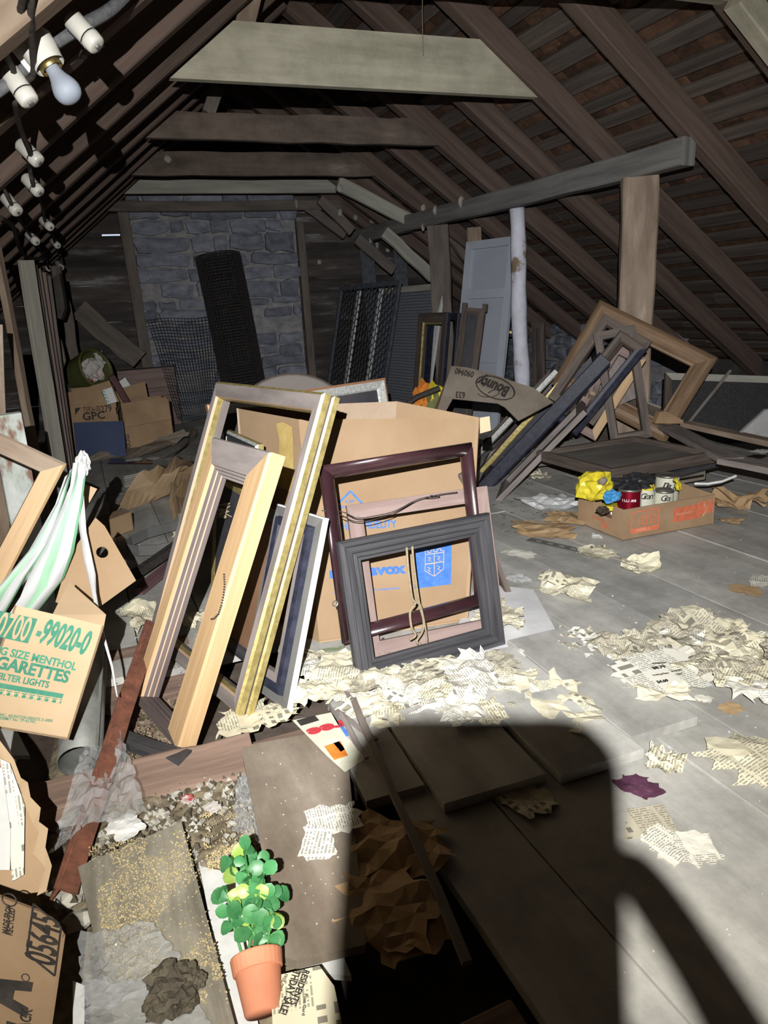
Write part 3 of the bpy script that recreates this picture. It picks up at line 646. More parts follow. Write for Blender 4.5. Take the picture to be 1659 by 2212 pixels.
for a, b, D, r, lab in KN:
    A = onD(*a, D); B = onD(*b, D * .99); k = (B - A).length * 1.12
    knob(A, B - A, max(k, .09), max(k, .09) * .30, lab, 'white porcelain wiring knobs'); kp.append((A + B) / 2)
def wire(name, pts, r, mat, label, n=6, sub=5):
    P = [V3(p) for p in pts]; out = []
    for i in range(len(P) - 1):
        p0, p1, p2, p3 = P[max(i-1, 0)], P[i], P[i+1], P[min(i+2, len(P)-1)]
        for k in range(sub):
            t = k / sub; out.append(.5 * ((2*p1) + (p2-p0)*t + (2*p0-5*p1+4*p2-p3)*t*t + (3*p1-p0-3*p2+p3)*t**3))
    out.append(P[-1]); v, f, u = tube(out, r, n); return tag(mk(name, v, f, mat, uvs=u, smooth=True), label, 'cable')
wire('grey_cable', [onD(290, -30, 2.65), onD(240, 20, 2.52), onD(180, 55, 2.42), onD(130, 85, 2.37), onD(95, 108, 2.34), onD(50, 150, 2.31), onD(0, 192, 2.28), onD(-60, 230, 2.26)], .017, m_loom, 'thick grey cable loom running through the porcelain knobs by the bulb')
wire('black_wire', [onD(72, -40, 1.97), onD(66, 40, 2.04), onD(70, 110, 2.18), onD(72, 160, 2.26), onD(52, 175, 2.28), onD(35, 160, 2.28)], .008, m_cable, 'black wire looping down past the bulb socket')
wire('black_wire', [onD(56, -40, 1.90), onD(42, 30, 2.04), onD(10, 100, 2.11), onD(28, 150, 2.26), onD(38, 190, 2.31)], .008, m_cable, 'black wire crossing the tan rafter face')
wire('black_wire', [onD(30, 215, 2.45), onD(45, 280, 2.76), kp[2] + V3((.01, -.01, -.02)), onD(64, 360, 3.48), kp[3] + V3((.01, 0, -.02)), onD(90, 440, 4.56), kp[5], onD(112, 505, 5.64), kp[7], onD(130, 560, 6.96)], .009, m_cable, 'black wire strung along the upper row of knobs')
wire('black_wire', [onD(-20, 360, 3.12), onD(4, 400, 3.48), kp[4] + V3((.01, 0, -.02)), onD(45, 480, 4.44), kp[6], onD(90, 545, 6.00), onD(105, 580, 7.20)], .008, m_cable, 'black wire strung along the lower row of knobs')
wire('black_wire', [onD(0, 470, 3.84), onD(28, 490, 4.32), onD(40, 530, 5.04), onD(58, 555, 5.76), onD(100, 560, 6.24)], .012, m_cable, 'thick black cable drooping below the lower knobs')
wire('thin_wire', [onD(200, 30, 2.52), onD(185, 90, 2.58), onD(172, 125, 2.65), onD(215, 110, 2.86), onD(240, 70, 2.86)], .0025, m_cable, 'thin dark wire dangling beside the upper knob')
# bulb and its porcelain socket
bs = onD(70, 84, 2.27); be = onD(160, 219, 2.20); ba = (be - bs).normalized()
lb = thing('light_bulb', 'large frosted light bulb in a white porcelain socket', 'light bulb', bs)
v, f, u = lathe([(0, -.006), (.040, -.003), (.045, .008), (.044, .035), (.039, .060), (.038, .070)], bs, ba, 20); mk('socket', v, f, m_porc, lb, uvs=u, smooth=True)
v, f, u = lathe([(0, .064), (.028, .066), (.029, .074), (.026, .080)], bs, ba, 18); mk('screw_collar', v, f, m_brass, lb, uvs=u, smooth=True)
p0 = bs + ba * .074; bl = (be - p0).length; k = bl / .14
prof = [(.026, 0), (.028, .010), (.029, .026), (.036, .046), (.045, .064), (.0515, .082), (.054, .097), (.051, .113), (.043, .127), (.030, .1355), (.015, .140), (0, .141)]
v, f, u = lathe([(r * k, h * k) for r, h in prof], p0, ba, 28); mk('glass_bulb', v, f, m_bulb, lb, uvs=u, smooth=True)
sb = bs + (onD(62, 112, 2.26) - bs) * 1.0
v, f, u = bar(onD(40, 128, 2.30), onD(98, 82, 2.30), .07, .035, -pray(70, 100), 1); mk('socket_bracket', v, f, m_porc, lb, uvs=u)
# ================================================================== BOARDS AND JUNK AT THE LEFT EAVES
def wall_board(tp, bp, Y0, Y1, w, t, mat, label, name='leaning_board', nrm=(1, -.35, .1), seg=6, jit=.002):
    A = onY(*tp, Y0); B = onY(*bp, Y1); d = (B - A); 
    if d.z < -.05: B = A + d * ((A.z - .0) / -d.z)
    return tag(board(name, B, A, w, t, mat, nrm=nrm, seg=seg, jit=jit), label, 'board')
G = 'boards leaning in the left eaves'
wall_board((-8, 535), (70, 945), 3.9, 4.0, .055, .03, m_post, 'narrow tan board leaning in the left eaves')
wall_board((55, 562), (118, 950), 4.9, 5.0, .10, .03, m_tie4, 'pale grey-white board leaning in the left eaves', nrm=(.7, -.7, 0))
for i, (x0, x1, Yk) in enumerate(((70, 130, 5.2), (80, 137, 5.4), (90, 143, 5.6), (101, 148, 5.8))):
    tag(wall_board((x0, 572 + i * 8), (x1, 950), Yk, Yk + .1, .04, .03, m_mauve if i % 2 else m_stret, '', nrm=(.5, -.8, 0)), 'thin dark board standing edge-on behind the pale grey-white board', 'board', 'thin boards in the left eaves')
wall_board((10, 895), (52, 1110), 2.75, 2.8, .10, .025, m_peel2, 'short board with peeling white and green paint behind the torn canvas', nrm=(.3, -1, 0))
wall_board((-12, 700), (0, 1000), 3.2, 3.2, .05, .03, m_post, 'short grey board beside the narrow tan board in the eaves', nrm=(.3, -1, 0))
# dark rounded headboard panel
u_, v_, n_ = basis(-25, -6); P0 = F(160, 975, 0.02)
hb = []
for x, y in ((100, 965), (100, 775), (112, 778), (130, 800), (152, 848), (160, 872), (160, 972), (140, 985)): hb.append(onP(x, y, P0, n_))
v, f, uv = prism(hb, n_ * .03); t = thing('headboard', 'dark grey rounded panel standing beside the cigarette carton', 'panel', P0); mk('panel', v, f, m_hardb, t, uvs=uv)
arc = [onP(x, y, P0, n_) + n_ * .035 for x, y in ((106, 800), (122, 818), (136, 850), (143, 890), (145, 930), (140, 965))]
v, f, uv = tube(arc, .012, 6); mk('arched_moulding', v, f, m_hardb, t, uvs=uv)
# box helper: front face from two floor pixels and heights
def carton(name, label, fl, fr, depth, H, mat, flaps=0, rot=None, z=0.0, th=.006, cat='box', inside=None, tilt=0, open_top=True):
    """open cardboard carton: four walls and a base (each its own part)"""
    A = V3(fl); B = V3(fr); U = (B - A); wl = U.length; U.normalize(); W = V3((0, 0, 1)); D = W.cross(U).normalized()
    if D.y < 0: D = -D
    t = thing(name, label, cat, A)
    C_, D_ = B + D * depth, A + D * depth
    def wall(nm, P, Q, m, h=H):
        v, f, uv = prism([P, Q, Q + W * h, P + W * h], (Q - P).cross(W).normalized() * -th); return mk(nm, v, f, m, t, uvs=uv)
    fr_ = wall('front_wall', A, B, mat); wall('side_wall', B, C_, mat); wall('back_wall', C_, D_, mat); wall('side_wall', D_, A, mat)
    v, f, uv = prism([A, B, C_, D_], W * th); mk('base', v, f, mat, t, uvs=uv)
    if not open_top:
        v, f, uv = prism([A + W * H, B + W * H, C_ + W * H, D_ + W * H], W * th); mk('lid', v, f, mat, t, uvs=uv)
    return t, A, U, W, D, wl
# GPC carton
gA, gB = F(160, 992), F(268, 980); gt, A, U, W, D, wl = carton('carton', 'tan cigarette carton with GPC lettering behind the blue board', gA, gB, .38, .56, m_card2, open_top=True)
n = -D; s = wl / 108
def on_face(x, y, A, n): return onP(x, y, A, n)
text('GPC', on_face(180, 908, A - D * .002, n), U, W, .062, m_blackink, gt, width=.175, bold=.02)
text('APPROVED', on_face(184, 917, A - D * .002, n), U, W, .016, m_blackink, gt, width=.15)
text('75926-00', on_face(181, 892, A - D * .002, n), U, W, .05, m_blackink, gt, width=.132)
text('279', on_face(219, 891, A - D * .002, n), U, W, .058, m_blackink, gt, width=.085, bold=.01)
q = [on_face(x, y, A - D * .003, n) for x, y in ((162, 882), (175, 880), (162, 897))]; mk('printed_triangle', q, [(0, 2, 1)], m_blackink, gt)
q = [on_face(x, y, A - D * .003, n) for x, y in ((249, 880), (260, 879), (252, 897))]; mk('printed_triangle', q, [(0, 2, 1)], m_blackink, gt)
v, f, uv = prism([on_face(x, y, A - D * .004, n) for x, y in ((152, 872), (262, 848), (236, 824), (160, 845))], D * .3); 
# raised flap above the carton
fq = [on_face(x, y, A - D * .02, n) for x, y in ((158, 874), (258, 868), (236, 822), (158, 846))]; v, f, uv = prism(fq, D * .006); mk('flap', v, f, m_card2, gt, uvs=uv)
# blue board leaning on it
R4 = rect_on(((162, 915), (266, 907), (272, 968), (162, 976)), gA - D * .06, 12, 8, True)
BL, U4, W4, a4, b4 = R4; v, f, uv = prism([BL, BL + U4 * a4, BL + U4 * a4 + W4 * b4, BL + W4 * b4], U4.cross(W4) * .012); tag(mk('blue_board', v, f, m_navyboard, uvs=uv), 'plain dark blue board leaning against the cigarette carton', 'board')
# white leaflet with scrollwork
P0 = gA - D * .10; q = [onP(x, y, P0, n) for x, y in ((221, 843), (241, 836), (253, 868), (231, 874))]; v, f, uv = prism(q, D * .004); lf = mk('leaflet', v, f, m_paper, uvs=uv); tag(lf, 'white leaflet with dark scrollwork standing in the carton', 'paper')
for i in range(4):
    a = onP(224 + i * 3, 848 + i * 7, P0, n) - D * .003; pth = [a + U * (.012 * math.cos(k)) + W * (.012 * math.sin(k)) for k in [j * .6 for j in range(9)]]; v, f, uv = tube(pth, .0025, 4); o = mk('scrollwork', v, f, m_green, lf, uvs=uv)
# olive wastebasket, tipped, with red and white paper in it
c0 = onY(150, 820, 7.15); c1 = onY(210, 795, 6.9); ax = (c1 - c0).normalized()
wbk = thing('wastebasket', 'olive green plastic wastebasket tipped over on the carton', 'wastebasket', c0)
v, f, uv = lathe([(0, 0), (.13, 0), (.135, .02), (.175, .34), (.18, .36), (.172, .36), (.165, .33), (.125, .03), (0, .03)], c0, ax, 22); mk('body', v, f, m_olive, wbk, uvs=uv, smooth=True)
v, f, uv = lathe([(.176, .33), (.188, .335), (.188, .362), (.176, .366)], c0, ax, 22); mk('rim', v, f, m_olive, wbk, uvs=uv, smooth=True)
tag(blob('crumpled_paper', c0 + ax * .30, (.12, .10, .12), m_redpap, 3, .5, 2.4), 'crumpled red and white paper stuffed in the wastebasket', 'paper')
o = sheet('paper_sheet', c0 + ax * .36 + V3((.02, -.03, .08)), .16, m_paper, 21, 30, tilt=(60, 20)); tag(o, 'white paper sticking out of the wastebasket', 'paper')
# white boxes and books behind
for px4, Y, lab in ((((203, 765), (219, 757), (228, 772), (212, 783)), 7.3, 'small white box on its corner behind the wastebasket'), (((221, 786), (232, 776), (242, 788), (232, 799)), 7.3, 'second small white box behind the wastebasket'),
                    (((257, 824), (270, 815), (297, 853), (276, 862)), 7.1, 'white folder standing beside the mahogany strip')):
    q = [onY(x, y, Y) for x, y in px4]; v, f, uv = prism(q, (0, .1, .0)); tag(mk('white_box', v, f, m_white, uvs=uv), lab, 'box')
tag(board('mahogany_strip', onY(240, 812, 6.55), F(328, 958, .0), .055, .03, m_mahog, nrm=(0, -1, .3), seg=3), 'thin mahogany strip leaning across the two cartons', 'strip')
# right brown carton
a0, b0 = F(276, 975), F(378, 962); ct, A, U, W, D, wl = carton('carton', 'battered brown carton with open flaps beside the mahogany strip', a0, b0, .35, .42, m_card2)
v, f, uv = prism([A + W * .42 - D * .01, A + U * wl * .95 + W * .44 - D * .01, A + U * wl * .97 + W * .25 - D * .07, A + U * wl * .02 + W * .22 - D * .07], D * .006); mk('flap', v, f, m_card2, ct, uvs=uv)
v, f, uv = prism([A + W * .42 + D * .35, A + U * wl * .7 + W * .42 + D * .35, A + U * wl * .7 + W * .56 + D * .4, A + W * .50 + D * .4], D * .006); mk('flap', v, f, m_card2, ct, uvs=uv)
text('GCIGS', A + U * .03 - D * .002 + W * .03, W, -U, .05, m_blackink, ct, width=.12, bold=.01)
# dark low bench / plank chest behind
q0, q1 = F(272, 930), F(392, 915); v, f, uv = prism([q0, q1, q1 + V3((0, 0, .62)), q0 + V3((0, 0, .62))], (.05, .3, 0)); t = thing('plank_chest', 'dark planked chest front behind the brown carton', 'chest', q0); 
for i in range(3):
    zz = i * .205; v, f, uv = prism([q0 + V3((0, 0, zz)), q1 + V3((0, 0, zz)), q1 + V3((0, 0, zz + .2)), q0 + V3((0, 0, zz + .2))], (.04, .25, 0)); mk('plank', v, f, m_stret, t, uvs=uv)
# hanging dark cloth and torn cardboard at the eaves
q = [onY(x, y, 6.2) for x, y in ((112, 600), (128, 590), (140, 665), (132, 690), (112, 680), (106, 640))]; v, f, uv = prism(q, (.02, .08, 0)); tag(mk('dark_bag', v, f, m_dark, uvs=uv), 'dark limp bag hanging at the left eaves', 'bag')
q = [onY(x, y, 6.3) for x, y in ((104, 670), (118, 685), (122, 720), (132, 740), (140, 780), (128, 815), (108, 790))]; v, f, uv = prism(q, (.01, .02, 0)); tag(mk('torn_cardboard', v, f, m_card3, uvs=uv), 'torn strip of cardboard hanging beside the thin boards', 'cardboard')
tag(board('crooked_branch', onY(120, 575, 7.2), onY(168, 780, 7.2) + V3((0, 0, -.5)), .08, .06, m_postd, nrm=(0, -1, 0), seg=8, jit=.02), 'crooked dark upright timber behind the hanging bag', 'timber')
# roll of wire fencing and the loose mesh panel
def ringmesh(base, ax, R, H, nr, nv, rw, seed, mat, parent, name, z0=0):
    mb = MB(); r = random.Random(seed); ax = V3(ax).normalized(); a = ax.orthogonal().normalized(); b = ax.cross(a)
    def P(t, h):
        rr_ = R * (1 + .012 * math.sin(3 * t + h * 4)); return V3(base) + ax * h + a * (rr_ * math.cos(t)) + b * (rr_ * math.sin(t))
    for i in range(nr):
        h = H * i / (nr - 1) + r.uniform(-.004, .004); mb.add(*tube([P(2 * math.pi * k / 30, h) for k in range(31)], rw, 3, False))
    for i in range(nv):
        t = 2 * math.pi * i / nv + r.uniform(-.02, .02); mb.add(*tube([P(t, H * k / 6) for k in range(7)], rw, 3, False))
    return mb.mk(name, mat, parent)
rb = V3((1.645, 7.8, 0.0)); rt = onY(470, 552, 8.0)
rl = thing('fence_wire_roll', 'tall dark roll of welded wire fencing leaning by the chimney', 'wire roll', rb)
for i, (R, nv) in enumerate(((.235, 46), (.215, 40))): ringmesh(rb, rt - rb, R, (rt - rb).length, 58, nv, (.0036, .005)[i], i, m_wire, rl, 'wire_layer')
mp_ = thing('wire_mesh_panel', 'loose rippled sheet of welded wire mesh standing against the chimney', 'wire mesh', F(420, 905))
mb = MB(); TLp, TRp, BRp, BLp = onY(318, 692, 8.22), onY(470, 682, 8.1), onY(480, 905, 7.7), onY(385, 905, 7.55)
BRp.z = max(BRp.z, .0)
def mpp(s, t): 
    p = (TLp * (1-s) + TRp * s) * (1-t) + (BLp * (1-s) + BRp * s) * t; return p + V3((.0, -.03 * math.sin(s * 9 + t * 5), .012 * math.sin(s * 7 + t * 4)))
for i in range(34): mb.add(*tube([mpp(k / 12, i / 33) for k in range(13)], .0032, 3, False))
for i in range(22): mb.add(*tube([mpp(i / 21, k / 14) for k in range(15)], .0032, 3, False))
mb.mk('wires', m_wireg, mp_)
bx0, bx1 = V3((2.02, 7.75, 0)), V3((2.46, 7.7, 0)); carton('carton', 'dark closed carton beside the wire roll', bx0, bx1, .3, .36, m_card3, open_top=False)
# ================================================================== THE BIG CARTON AND THE FRAMES AROUND IT
H = .73
fl, fr = F(690, 1389), F(1012, 1341)
tfl, tfr = F(645, 906, H), F(1036, 903, H - .0)
tbl, tbr = F(512, 882, H + .01), F(858, 868, H + .01)
pn_ = (fr - fl).cross(tfl - fl).normalized(); tfr = onP(1036, 903, fl, pn_)
bbl, bbr = fl + (tbl - tfl), fr + (tbr - tfr); bbl.z = bbr.z = 0
m_cardin = M('inner_cardboard', (.40, .29, .205), (.50, .38, .28), (3, 3, 3), bump=.5, bsc=(90, 90, 1), rough=.9)
bx = thing('cardboard_carton', 'big open cardboard carton printed in blue with a shield', 'box', (fl + fr) / 2)
def slab(nm, q, mat, th=.007, parent=bx):
    n = (q[1] - q[0]).cross(q[3] - q[0]).normalized(); v, f, uv = prism(q, n * -th); return mk(nm, v, f, mat, parent, uvs=uv)
bxf = slab('front_wall', [fl, fr, tfr, tfl], m_card); slab('side_wall', [fr, bbr, tbr, tfr], m_card); slab('back_wall', [bbr, bbl, tbl, tbr], m_cardin)
# left side, same cardboard as the front, with its bulging top edge and a strip of old tape
sn_ = (tfl - fl).cross(tbl - tfl).normalized()
slab('side_wall', [bbl, fl, tfl, tbl], m_card); slab('base', [fl, bbl, bbr, fr], m_card2)
fn = (fr - fl).cross(tfl - fl).normalized(); U = (fr - fl).normalized(); W = fn.cross(U).normalized()
if fn.y > 0: fn = -fn
def bf(x, y, e=.001): return onP(x, y, fl + fn * e, fn)
def ftext(s, p0, p1, h, mat=m_blue, bold=.02, shear=0.0):
    a, b = bf(*p0), bf(*p1); return text(s, a, b - a, W, h, mat, bxf, width=(b - a).length, bold=bold, shear=shear)
th = .0078
for a, b in (((731, 1087), (757, 1061)), ((757, 1061), (782, 1087))):
    v, f, uv = bar(bf(*a, .0015), bf(*b, .0015), .007, .0008, fn); mk('printed_chevron', v, f, m_blue, bxf, uvs=uv)
ftext('UP', (747, 1087), (766, 1086), .011); ftext('HANDLE WITH CARE', (722, 1098), (785, 1096), .009, bold=.03)
ftext('STEREO HIGH FIDELITY', (668, 1147), (857, 1139), .026, bold=.025)
ftext('magnavox', (712, 1248), (878, 1237), .026, bold=.05)
ftext('today,', (722, 1217), (752, 1216), .008); ftext('your standard', (722, 1275), (800, 1268), .008, shear=.25); ftext('quality is the basis of comparison.', (722, 1283), (864, 1272), .0085, shear=.25)
ftext('superb Electronics', (850, 1186), (980, 1172), .016, bold=.02)
sq = [bf(x, y, .0012) for x, y in ((898, 1186), (976, 1174), (974, 1262), (896, 1272))]; mk('blue_square', sq, [(0, 1, 2, 3)][::-1] if False else [(3, 2, 1, 0)], m_blue, bxf)
def line(pts, wd=.0022, mat=m_cardpale, e=.0024):
    P = [bf(x, y, e) for x, y in pts]
    for a, b in zip(P, P[1:]):
        v, f, uv = bar(a, b, wd, .0004, fn); mk('shield_line', v, f, mat, bxf, uvs=uv)
line([(919, 1198), (918, 1233), (938, 1245), (958, 1229), (959, 1193)]); line([(919, 1198), (918, 1190), (924, 1189), (924, 1194), (931, 1193), (931, 1188), (937, 1187), (937, 1192), (945, 1191), (945, 1186), (952, 1185), (952, 1190), (959, 1189), (959, 1193), (919, 1198)])
line([(938, 1196), (938, 1245)]); line([(919, 1219), (959, 1213)], .003)
for cx_, cy_ in ((928, 1208), (948, 1206), (927, 1230), (948, 1227)): line([(cx_ - 4, cy_ - 5), (cx_ + 3, cy_ - 2), (cx_ - 3, cy_ + 2), (cx_ + 4, cy_ + 5)], .002)
sn = sn_.copy()
if sn.x > 0: sn = -sn
def sf(x, y, e=.002): return onP(x, y, fl + sn * e, sn)
tp = [sf(x, y) for x, y in ((597, 915), (612, 912), (630, 922), (632, 950), (634, 1066), (600, 1050), (604, 950))]; v, f, uv = prism(tp, sn * .001); mk('tape_strip', v, f, m_tape, bx, uvs=uv)
v, f, uv = prism([tfr + V3((0, 0, -.06)), tfr, tfr + V3((.03, -.02, .005)), tfr + V3((.035, -.02, -.05))], fn * .004); mk('torn_corner', v, f, m_cardpale, bx, uvs=uv)

def F4(name, label, R4, prof, mat, cat='picture frame', group=None, **k):
    t = thing(name, label, cat, R4[0], group); frame(t, R4, prof, mat, **k); return t
# gold edged frame seen from behind
g = rect3((0.124, 2.467, 0), (0.305, 1.816, 0.0), (0.48, 2.579, 0.86))
gp = [(0, 0), (0, .018), (.006, .024), (0, .032), (0, .052), (.008, .06), (.050, .06), (.053, .05), (.056, .03), (.046, .0)]
gt = F4('picture_frame', 'large frame with dusty mauve back and gilded edge leaning on the big carton', g, gp, m_mauve, segm={'*': [m_gold, m_gold, m_dkstripe, m_gold, m_gold, None, m_pink, m_gold, None, None]}, ws=(1.05, .85, .62, .62))
# tan frame in front of it
g2 = rect3((0.035, 2.064, 0), (0.124, 1.719, 0.0), (0.372, 2.163, 0.735))
tpf = [(0, 0), (0, .04), (.004, .05), (.105, .05), (.108, .042), (.115, .042), (.118, .030), (.126, .030), (.129, .016), (.137, .016), (.14, 0)]
g2p = [(0, 0), (0, .042), (.004, .05), (.082, .05), (.085, .042), (.092, .04), (.095, .030), (.102, .028), (.105, .016), (.112, .014), (.114, 0)]
alt = [None, None, None, m_tan, m_pink, m_dkstripe, m_pink, m_dkstripe, m_pink, m_dkstripe, None]
tf = F4('picture_frame', 'narrow tan varnished frame with fluted inner moulding leaning in front', g2, g2p, m_tan, rails={'t': m_mauve, 'b': m_dkstripe, 'l': m_tan, 'r': m_tan}, segm={'l': alt, 'r': [None] * 5 + [m_dkstripe, None, m_dkstripe, None, m_dkstripe, None]}, ws=(.95, .28, .62, 1.0))
tn_ = g2[1].cross(g2[2]); cpx = [(484, 1241), (485, 1262), (483, 1285), (478, 1308), (472, 1326), (463, 1336), (455, 1338)]
ch_ = [onP(cpx[i][0] * (1 - q) + cpx[i + 1][0] * q, cpx[i][1] * (1 - q) + cpx[i + 1][1] * q, g2[0] + tn_ * .054, tn_) for i in range(6) for q in (0, .25, .5, .75)]
tch = thing('bead_chain', 'thin bead chain hanging on the tan varnished frame', 'chain', ch_[-1])
for p in ch_: blob('bead', p, (.0029,) * 3, m_cable, 1, 0, 1, 1, tch)
# brown backed picture and white-edged black frame between
F4('picture_frame', 'dark framed picture with brown backing behind the tan frame', rect3((.32, 2.317, 0), (.383, 2.064, 0), (.511, 2.36, .463)), [(0, 0), (0, .02), (.012, .026), (.04, .02), (.045, .006), (.045, 0)], m_blackw, panel=m_picb, pdepth=.012)
wf_ = [(0, 0), (0, .014), (.004, .018), (.032, .018), (.036, .034), (.056, .034), (.06, .026), (.085, .024), (.085, 0)]
F4('picture_frame', 'black frame with a speckled white outer edge beside the gilded frame', rect3((0.333, 2.023, 0), (0.412, 1.788, 0.0), (0.508, 2.069, 0.535)), wf_, m_mauve, segm={'*': [m_fibre, m_fibre, m_hardb, m_navy, m_navy, m_navy, None, None, None]}, panel=None)
# small frames tucked behind the gilded frame, against the carton side
F4('picture_frame', 'dark panel picture with tarnished silver edge tucked behind the gilded frame', rect3((.44, 2.85, 0), (.475, 2.44, 0), (.52, 2.85, .66)), [(0, 0), (0, .02), (.008, .03), (.022, .026), (.03, .01), (.03, 0)], m_silver, panel=m_picd, pdepth=.02, segm={'*': [m_gold, m_silver, m_blackw, m_silver, None, None]})
F4('picture_frame', 'dark picture with yellow gilt edge standing below the silver-edged one', rect3((.36, 2.72, 0), (.405, 2.32, 0), (.44, 2.73, .52)), [(0, 0), (0, .02), (.008, .026), (.03, .02), (.03, 0)], m_gold, panel=m_picd, pdepth=.015)
# tied twine on the gilded frame
for i in range(7):
    r = random.Random(i); c = onD(483, 1105, 2.62); pts = [c + V3((r.uniform(-.03, .03), r.uniform(-.01, .01), r.uniform(-.03, .03))) for _ in range(4)]
    if i == 0: kt = thing('twine_knot', 'frayed knot of twine tied to the gilded frame', 'twine', c)
    v, f, uv = tube(pts, .0022, 4); mk('strand', v, f, m_cord, kt, uvs=uv)
# silver picture behind the carton and the round table top
sr = rect_on(((438, 868), (823, 824), (856, 990), (480, 1040)), (1.0, 3.5, .4), -12, 8, True)
F4('picture_frame', 'silvery white picture frame with thin copper edge behind the big carton', sr, [(0, 0), (0, .026), (.012, .03), (.05, .022), (.06, .012), (.06, 0)], m_silver, panel=m_picd, pdepth=.01, segm={'*': [m_copper, m_copper, None, None, None, None]})
u_, v_, n_ = basis(8, 6); cc = onP(637, 956, V3((1.1, 3.9, .4)), n_); rad = (onP(637, 808, V3((1.1, 3.9, .4)), n_) - cc).length
cc = cc + v_ * 0
td = thing('round_table_top', 'scuffed round wooden table top standing on edge behind the silvery picture', 'table top', cc - v_ * rad)
v, f, uv = lathe([(0, -.015), (rad - .01, -.015), (rad, -.008), (rad, .008), (rad - .012, .015), (0, .015)], cc, n_, 48); mk('disc', v, f, m_mauve, td, smooth=False)
v, f, uv = lathe([(rad - .004, -.012), (rad + .006, -.006), (rad + .006, .006), (rad - .004, .012)], cc, n_, 48); mk('edge_band', v, f, m_dkbrown, td)
# stretcher, maroon tube frame, black small frame in front of the carton
F4('stretcher_frame', 'flat unpainted stretcher frame leaning on the front of the carton', rect3((0.716, 1.983, 0), (1.22, 1.952, 0.0), (0.722, 2.105, 0.49)), flat(.05, .016), m_stret)
mr = rect_on(((690, 1006), (1003, 955), (1050, 1302), (726, 1388)), (0.70, 1.955, .1), -4, 8)
cir = [(.022 + .022 * math.cos(math.pi + math.pi * 2 * k / 14), .022 + .022 * math.sin(math.pi + math.pi * 2 * k / 14)) for k in range(14)][::-1]
mt = F4('picture_frame', 'dark maroon lacquered frame of round moulding leaning on the carton', mr, cir, m_maroon)
for o in mt.children:
    for p in o.data.polygons: p.use_smooth = len(p.vertices) == 4
bk = rect3((0.625, 1.834, 0.0), (1.159, 1.86, 0.0), (0.622, 1.922, 0.437))
bpf = [(0, 0), (0, .022), (.006, .03), (.018, .03), (.022, .024), (.04, .024), (.044, .018), (.055, .02), (.06, .012), (.068, .012), (.07, .004), (.07, 0)]
bt = F4('picture_frame', 'small black wooden frame with stepped moulding in front of the carton', bk, bpf, m_blackw)
# wire across the maroon frame and cords on the black frame
def strand(name, px, dP, n, r, mat, label, par=None, cat='cord'):
    P = [onP(x, y, V3(dP), n) for x, y in px]; out = []
    for i in range(len(P) - 1):
        p0, p1, p2, p3 = P[max(i-1, 0)], P[i], P[i+1], P[min(i+2, len(P)-1)]
        for k in range(5):
            t = k / 5; out.append(.5 * ((2*p1) + (p2-p0)*t + (2*p0-5*p1+4*p2-p3)*t*t + (3*p1-p0-3*p2+p3)*t**3))
    out.append(P[-1]); v, f, uv = tube(out, r, 6); return tag(mk(name, v, f, mat, uvs=uv, smooth=True), label, cat)
nm = mr[1].cross(mr[2]); pm = mr[0] + nm * .03
strand('hanging_wire', [(695, 1103), (740, 1106), (770, 1119), (800, 1116), (850, 1105), (900, 1080), (950, 1068), (988, 1063)], pm, nm, .0016, m_cable, 'thin picture wire strung across the maroon frame')
strand('hanging_wire', [(700, 1104), (735, 1112), (765, 1126), (800, 1124), (850, 1108), (905, 1078), (935, 1075), (950, 1072), (930, 1070)], pm, nm, .0014, m_cable, 'second looser picture wire on the maroon frame')
nb = bk[1].cross(bk[2]); pb = bk[0] + nb * .012
strand('old_cord', [(878, 1176), (882, 1230), (890, 1290), (897, 1303), (886, 1320), (889, 1355), (898, 1372), (885, 1382)], pb, nb, .004, m_cord, 'knotted old cord hanging in the black frame')
strand('old_cord', [(890, 1173), (894, 1220), (905, 1300), (915, 1340), (912, 1365), (900, 1385), (908, 1392)], pb, nb, .004, m_cord, 'looped old cord hanging in the black frame')
strand('old_cord', [(897, 1303), (906, 1302), (914, 1330), (921, 1370), (922, 1390)], pb, nb, .003, m_cord, 'thin loose end of the old cord in the black frame')
ey = onP(724, 1304, pb, nb); v, f, uv = tube([ey + bk[1] * (.008 * math.cos(k * .63)) + bk[2] * (.008 * math.sin(k * .63)) for k in range(11)], .0022, 6); e0 = tag(mk('screw_eye', v, f, m_steel, uvs=uv), 'steel screw eye at the black frame edge', 'screw eye')
# dark frame leaning on the right side of the carton
F4('picture_frame', 'dark grey frame leaning on the side of the big carton', rect3((1.52, 2.53, 0), (1.42, 2.20, 0), (1.35, 2.60, .50)), [(0, 0), (0, .02), (.012, .026), (.04, .02), (.04, 0)], m_dkbrown)

# ================================================================== RIGHT: CARTON OF CANS
a, b, c = V3((2.206, 2.485, 0)), V3((2.739, 2.458, 0)), V3((2.215, 2.827, 0)); d = b + (c - a); Hc = .15; Zv = V3((0, 0, 1))
hb = thing('can_carton', 'cut-down carton with upside-down red print holding paint cans', 'box', a)
hbf = slab('front_wall', [a, b, b + Zv * Hc, a + Zv * Hc], m_card2, .005, hb); slab('side_wall', [b, d, d + Zv * (Hc + .02), b + Zv * Hc], m_card2, .005, hb); slab('back_wall', [d, c, c + Zv * Hc, d + Zv * Hc], m_card2, .005, hb)
e = (c - a)
lw = [a, a + Zv * Hc, a + e * .22 + Zv * Hc, a + e * .24 + Zv * .085, a + e * .62 + Zv * .085, a + e * .64 + Zv * Hc, c + Zv * Hc, c]; v, f, uv = prism(lw, V3((.005, 0, 0))); mk('side_wall', v, f, m_card2, hb, uvs=uv)
slab('base', [a, c, d, b], m_card2, .004, hb)
hn = (b - a).cross(Zv).normalized(); uU = (b - a).normalized()
def hf(s, z, e_=.0015): return a + uU * s + Zv * z + hn * e_
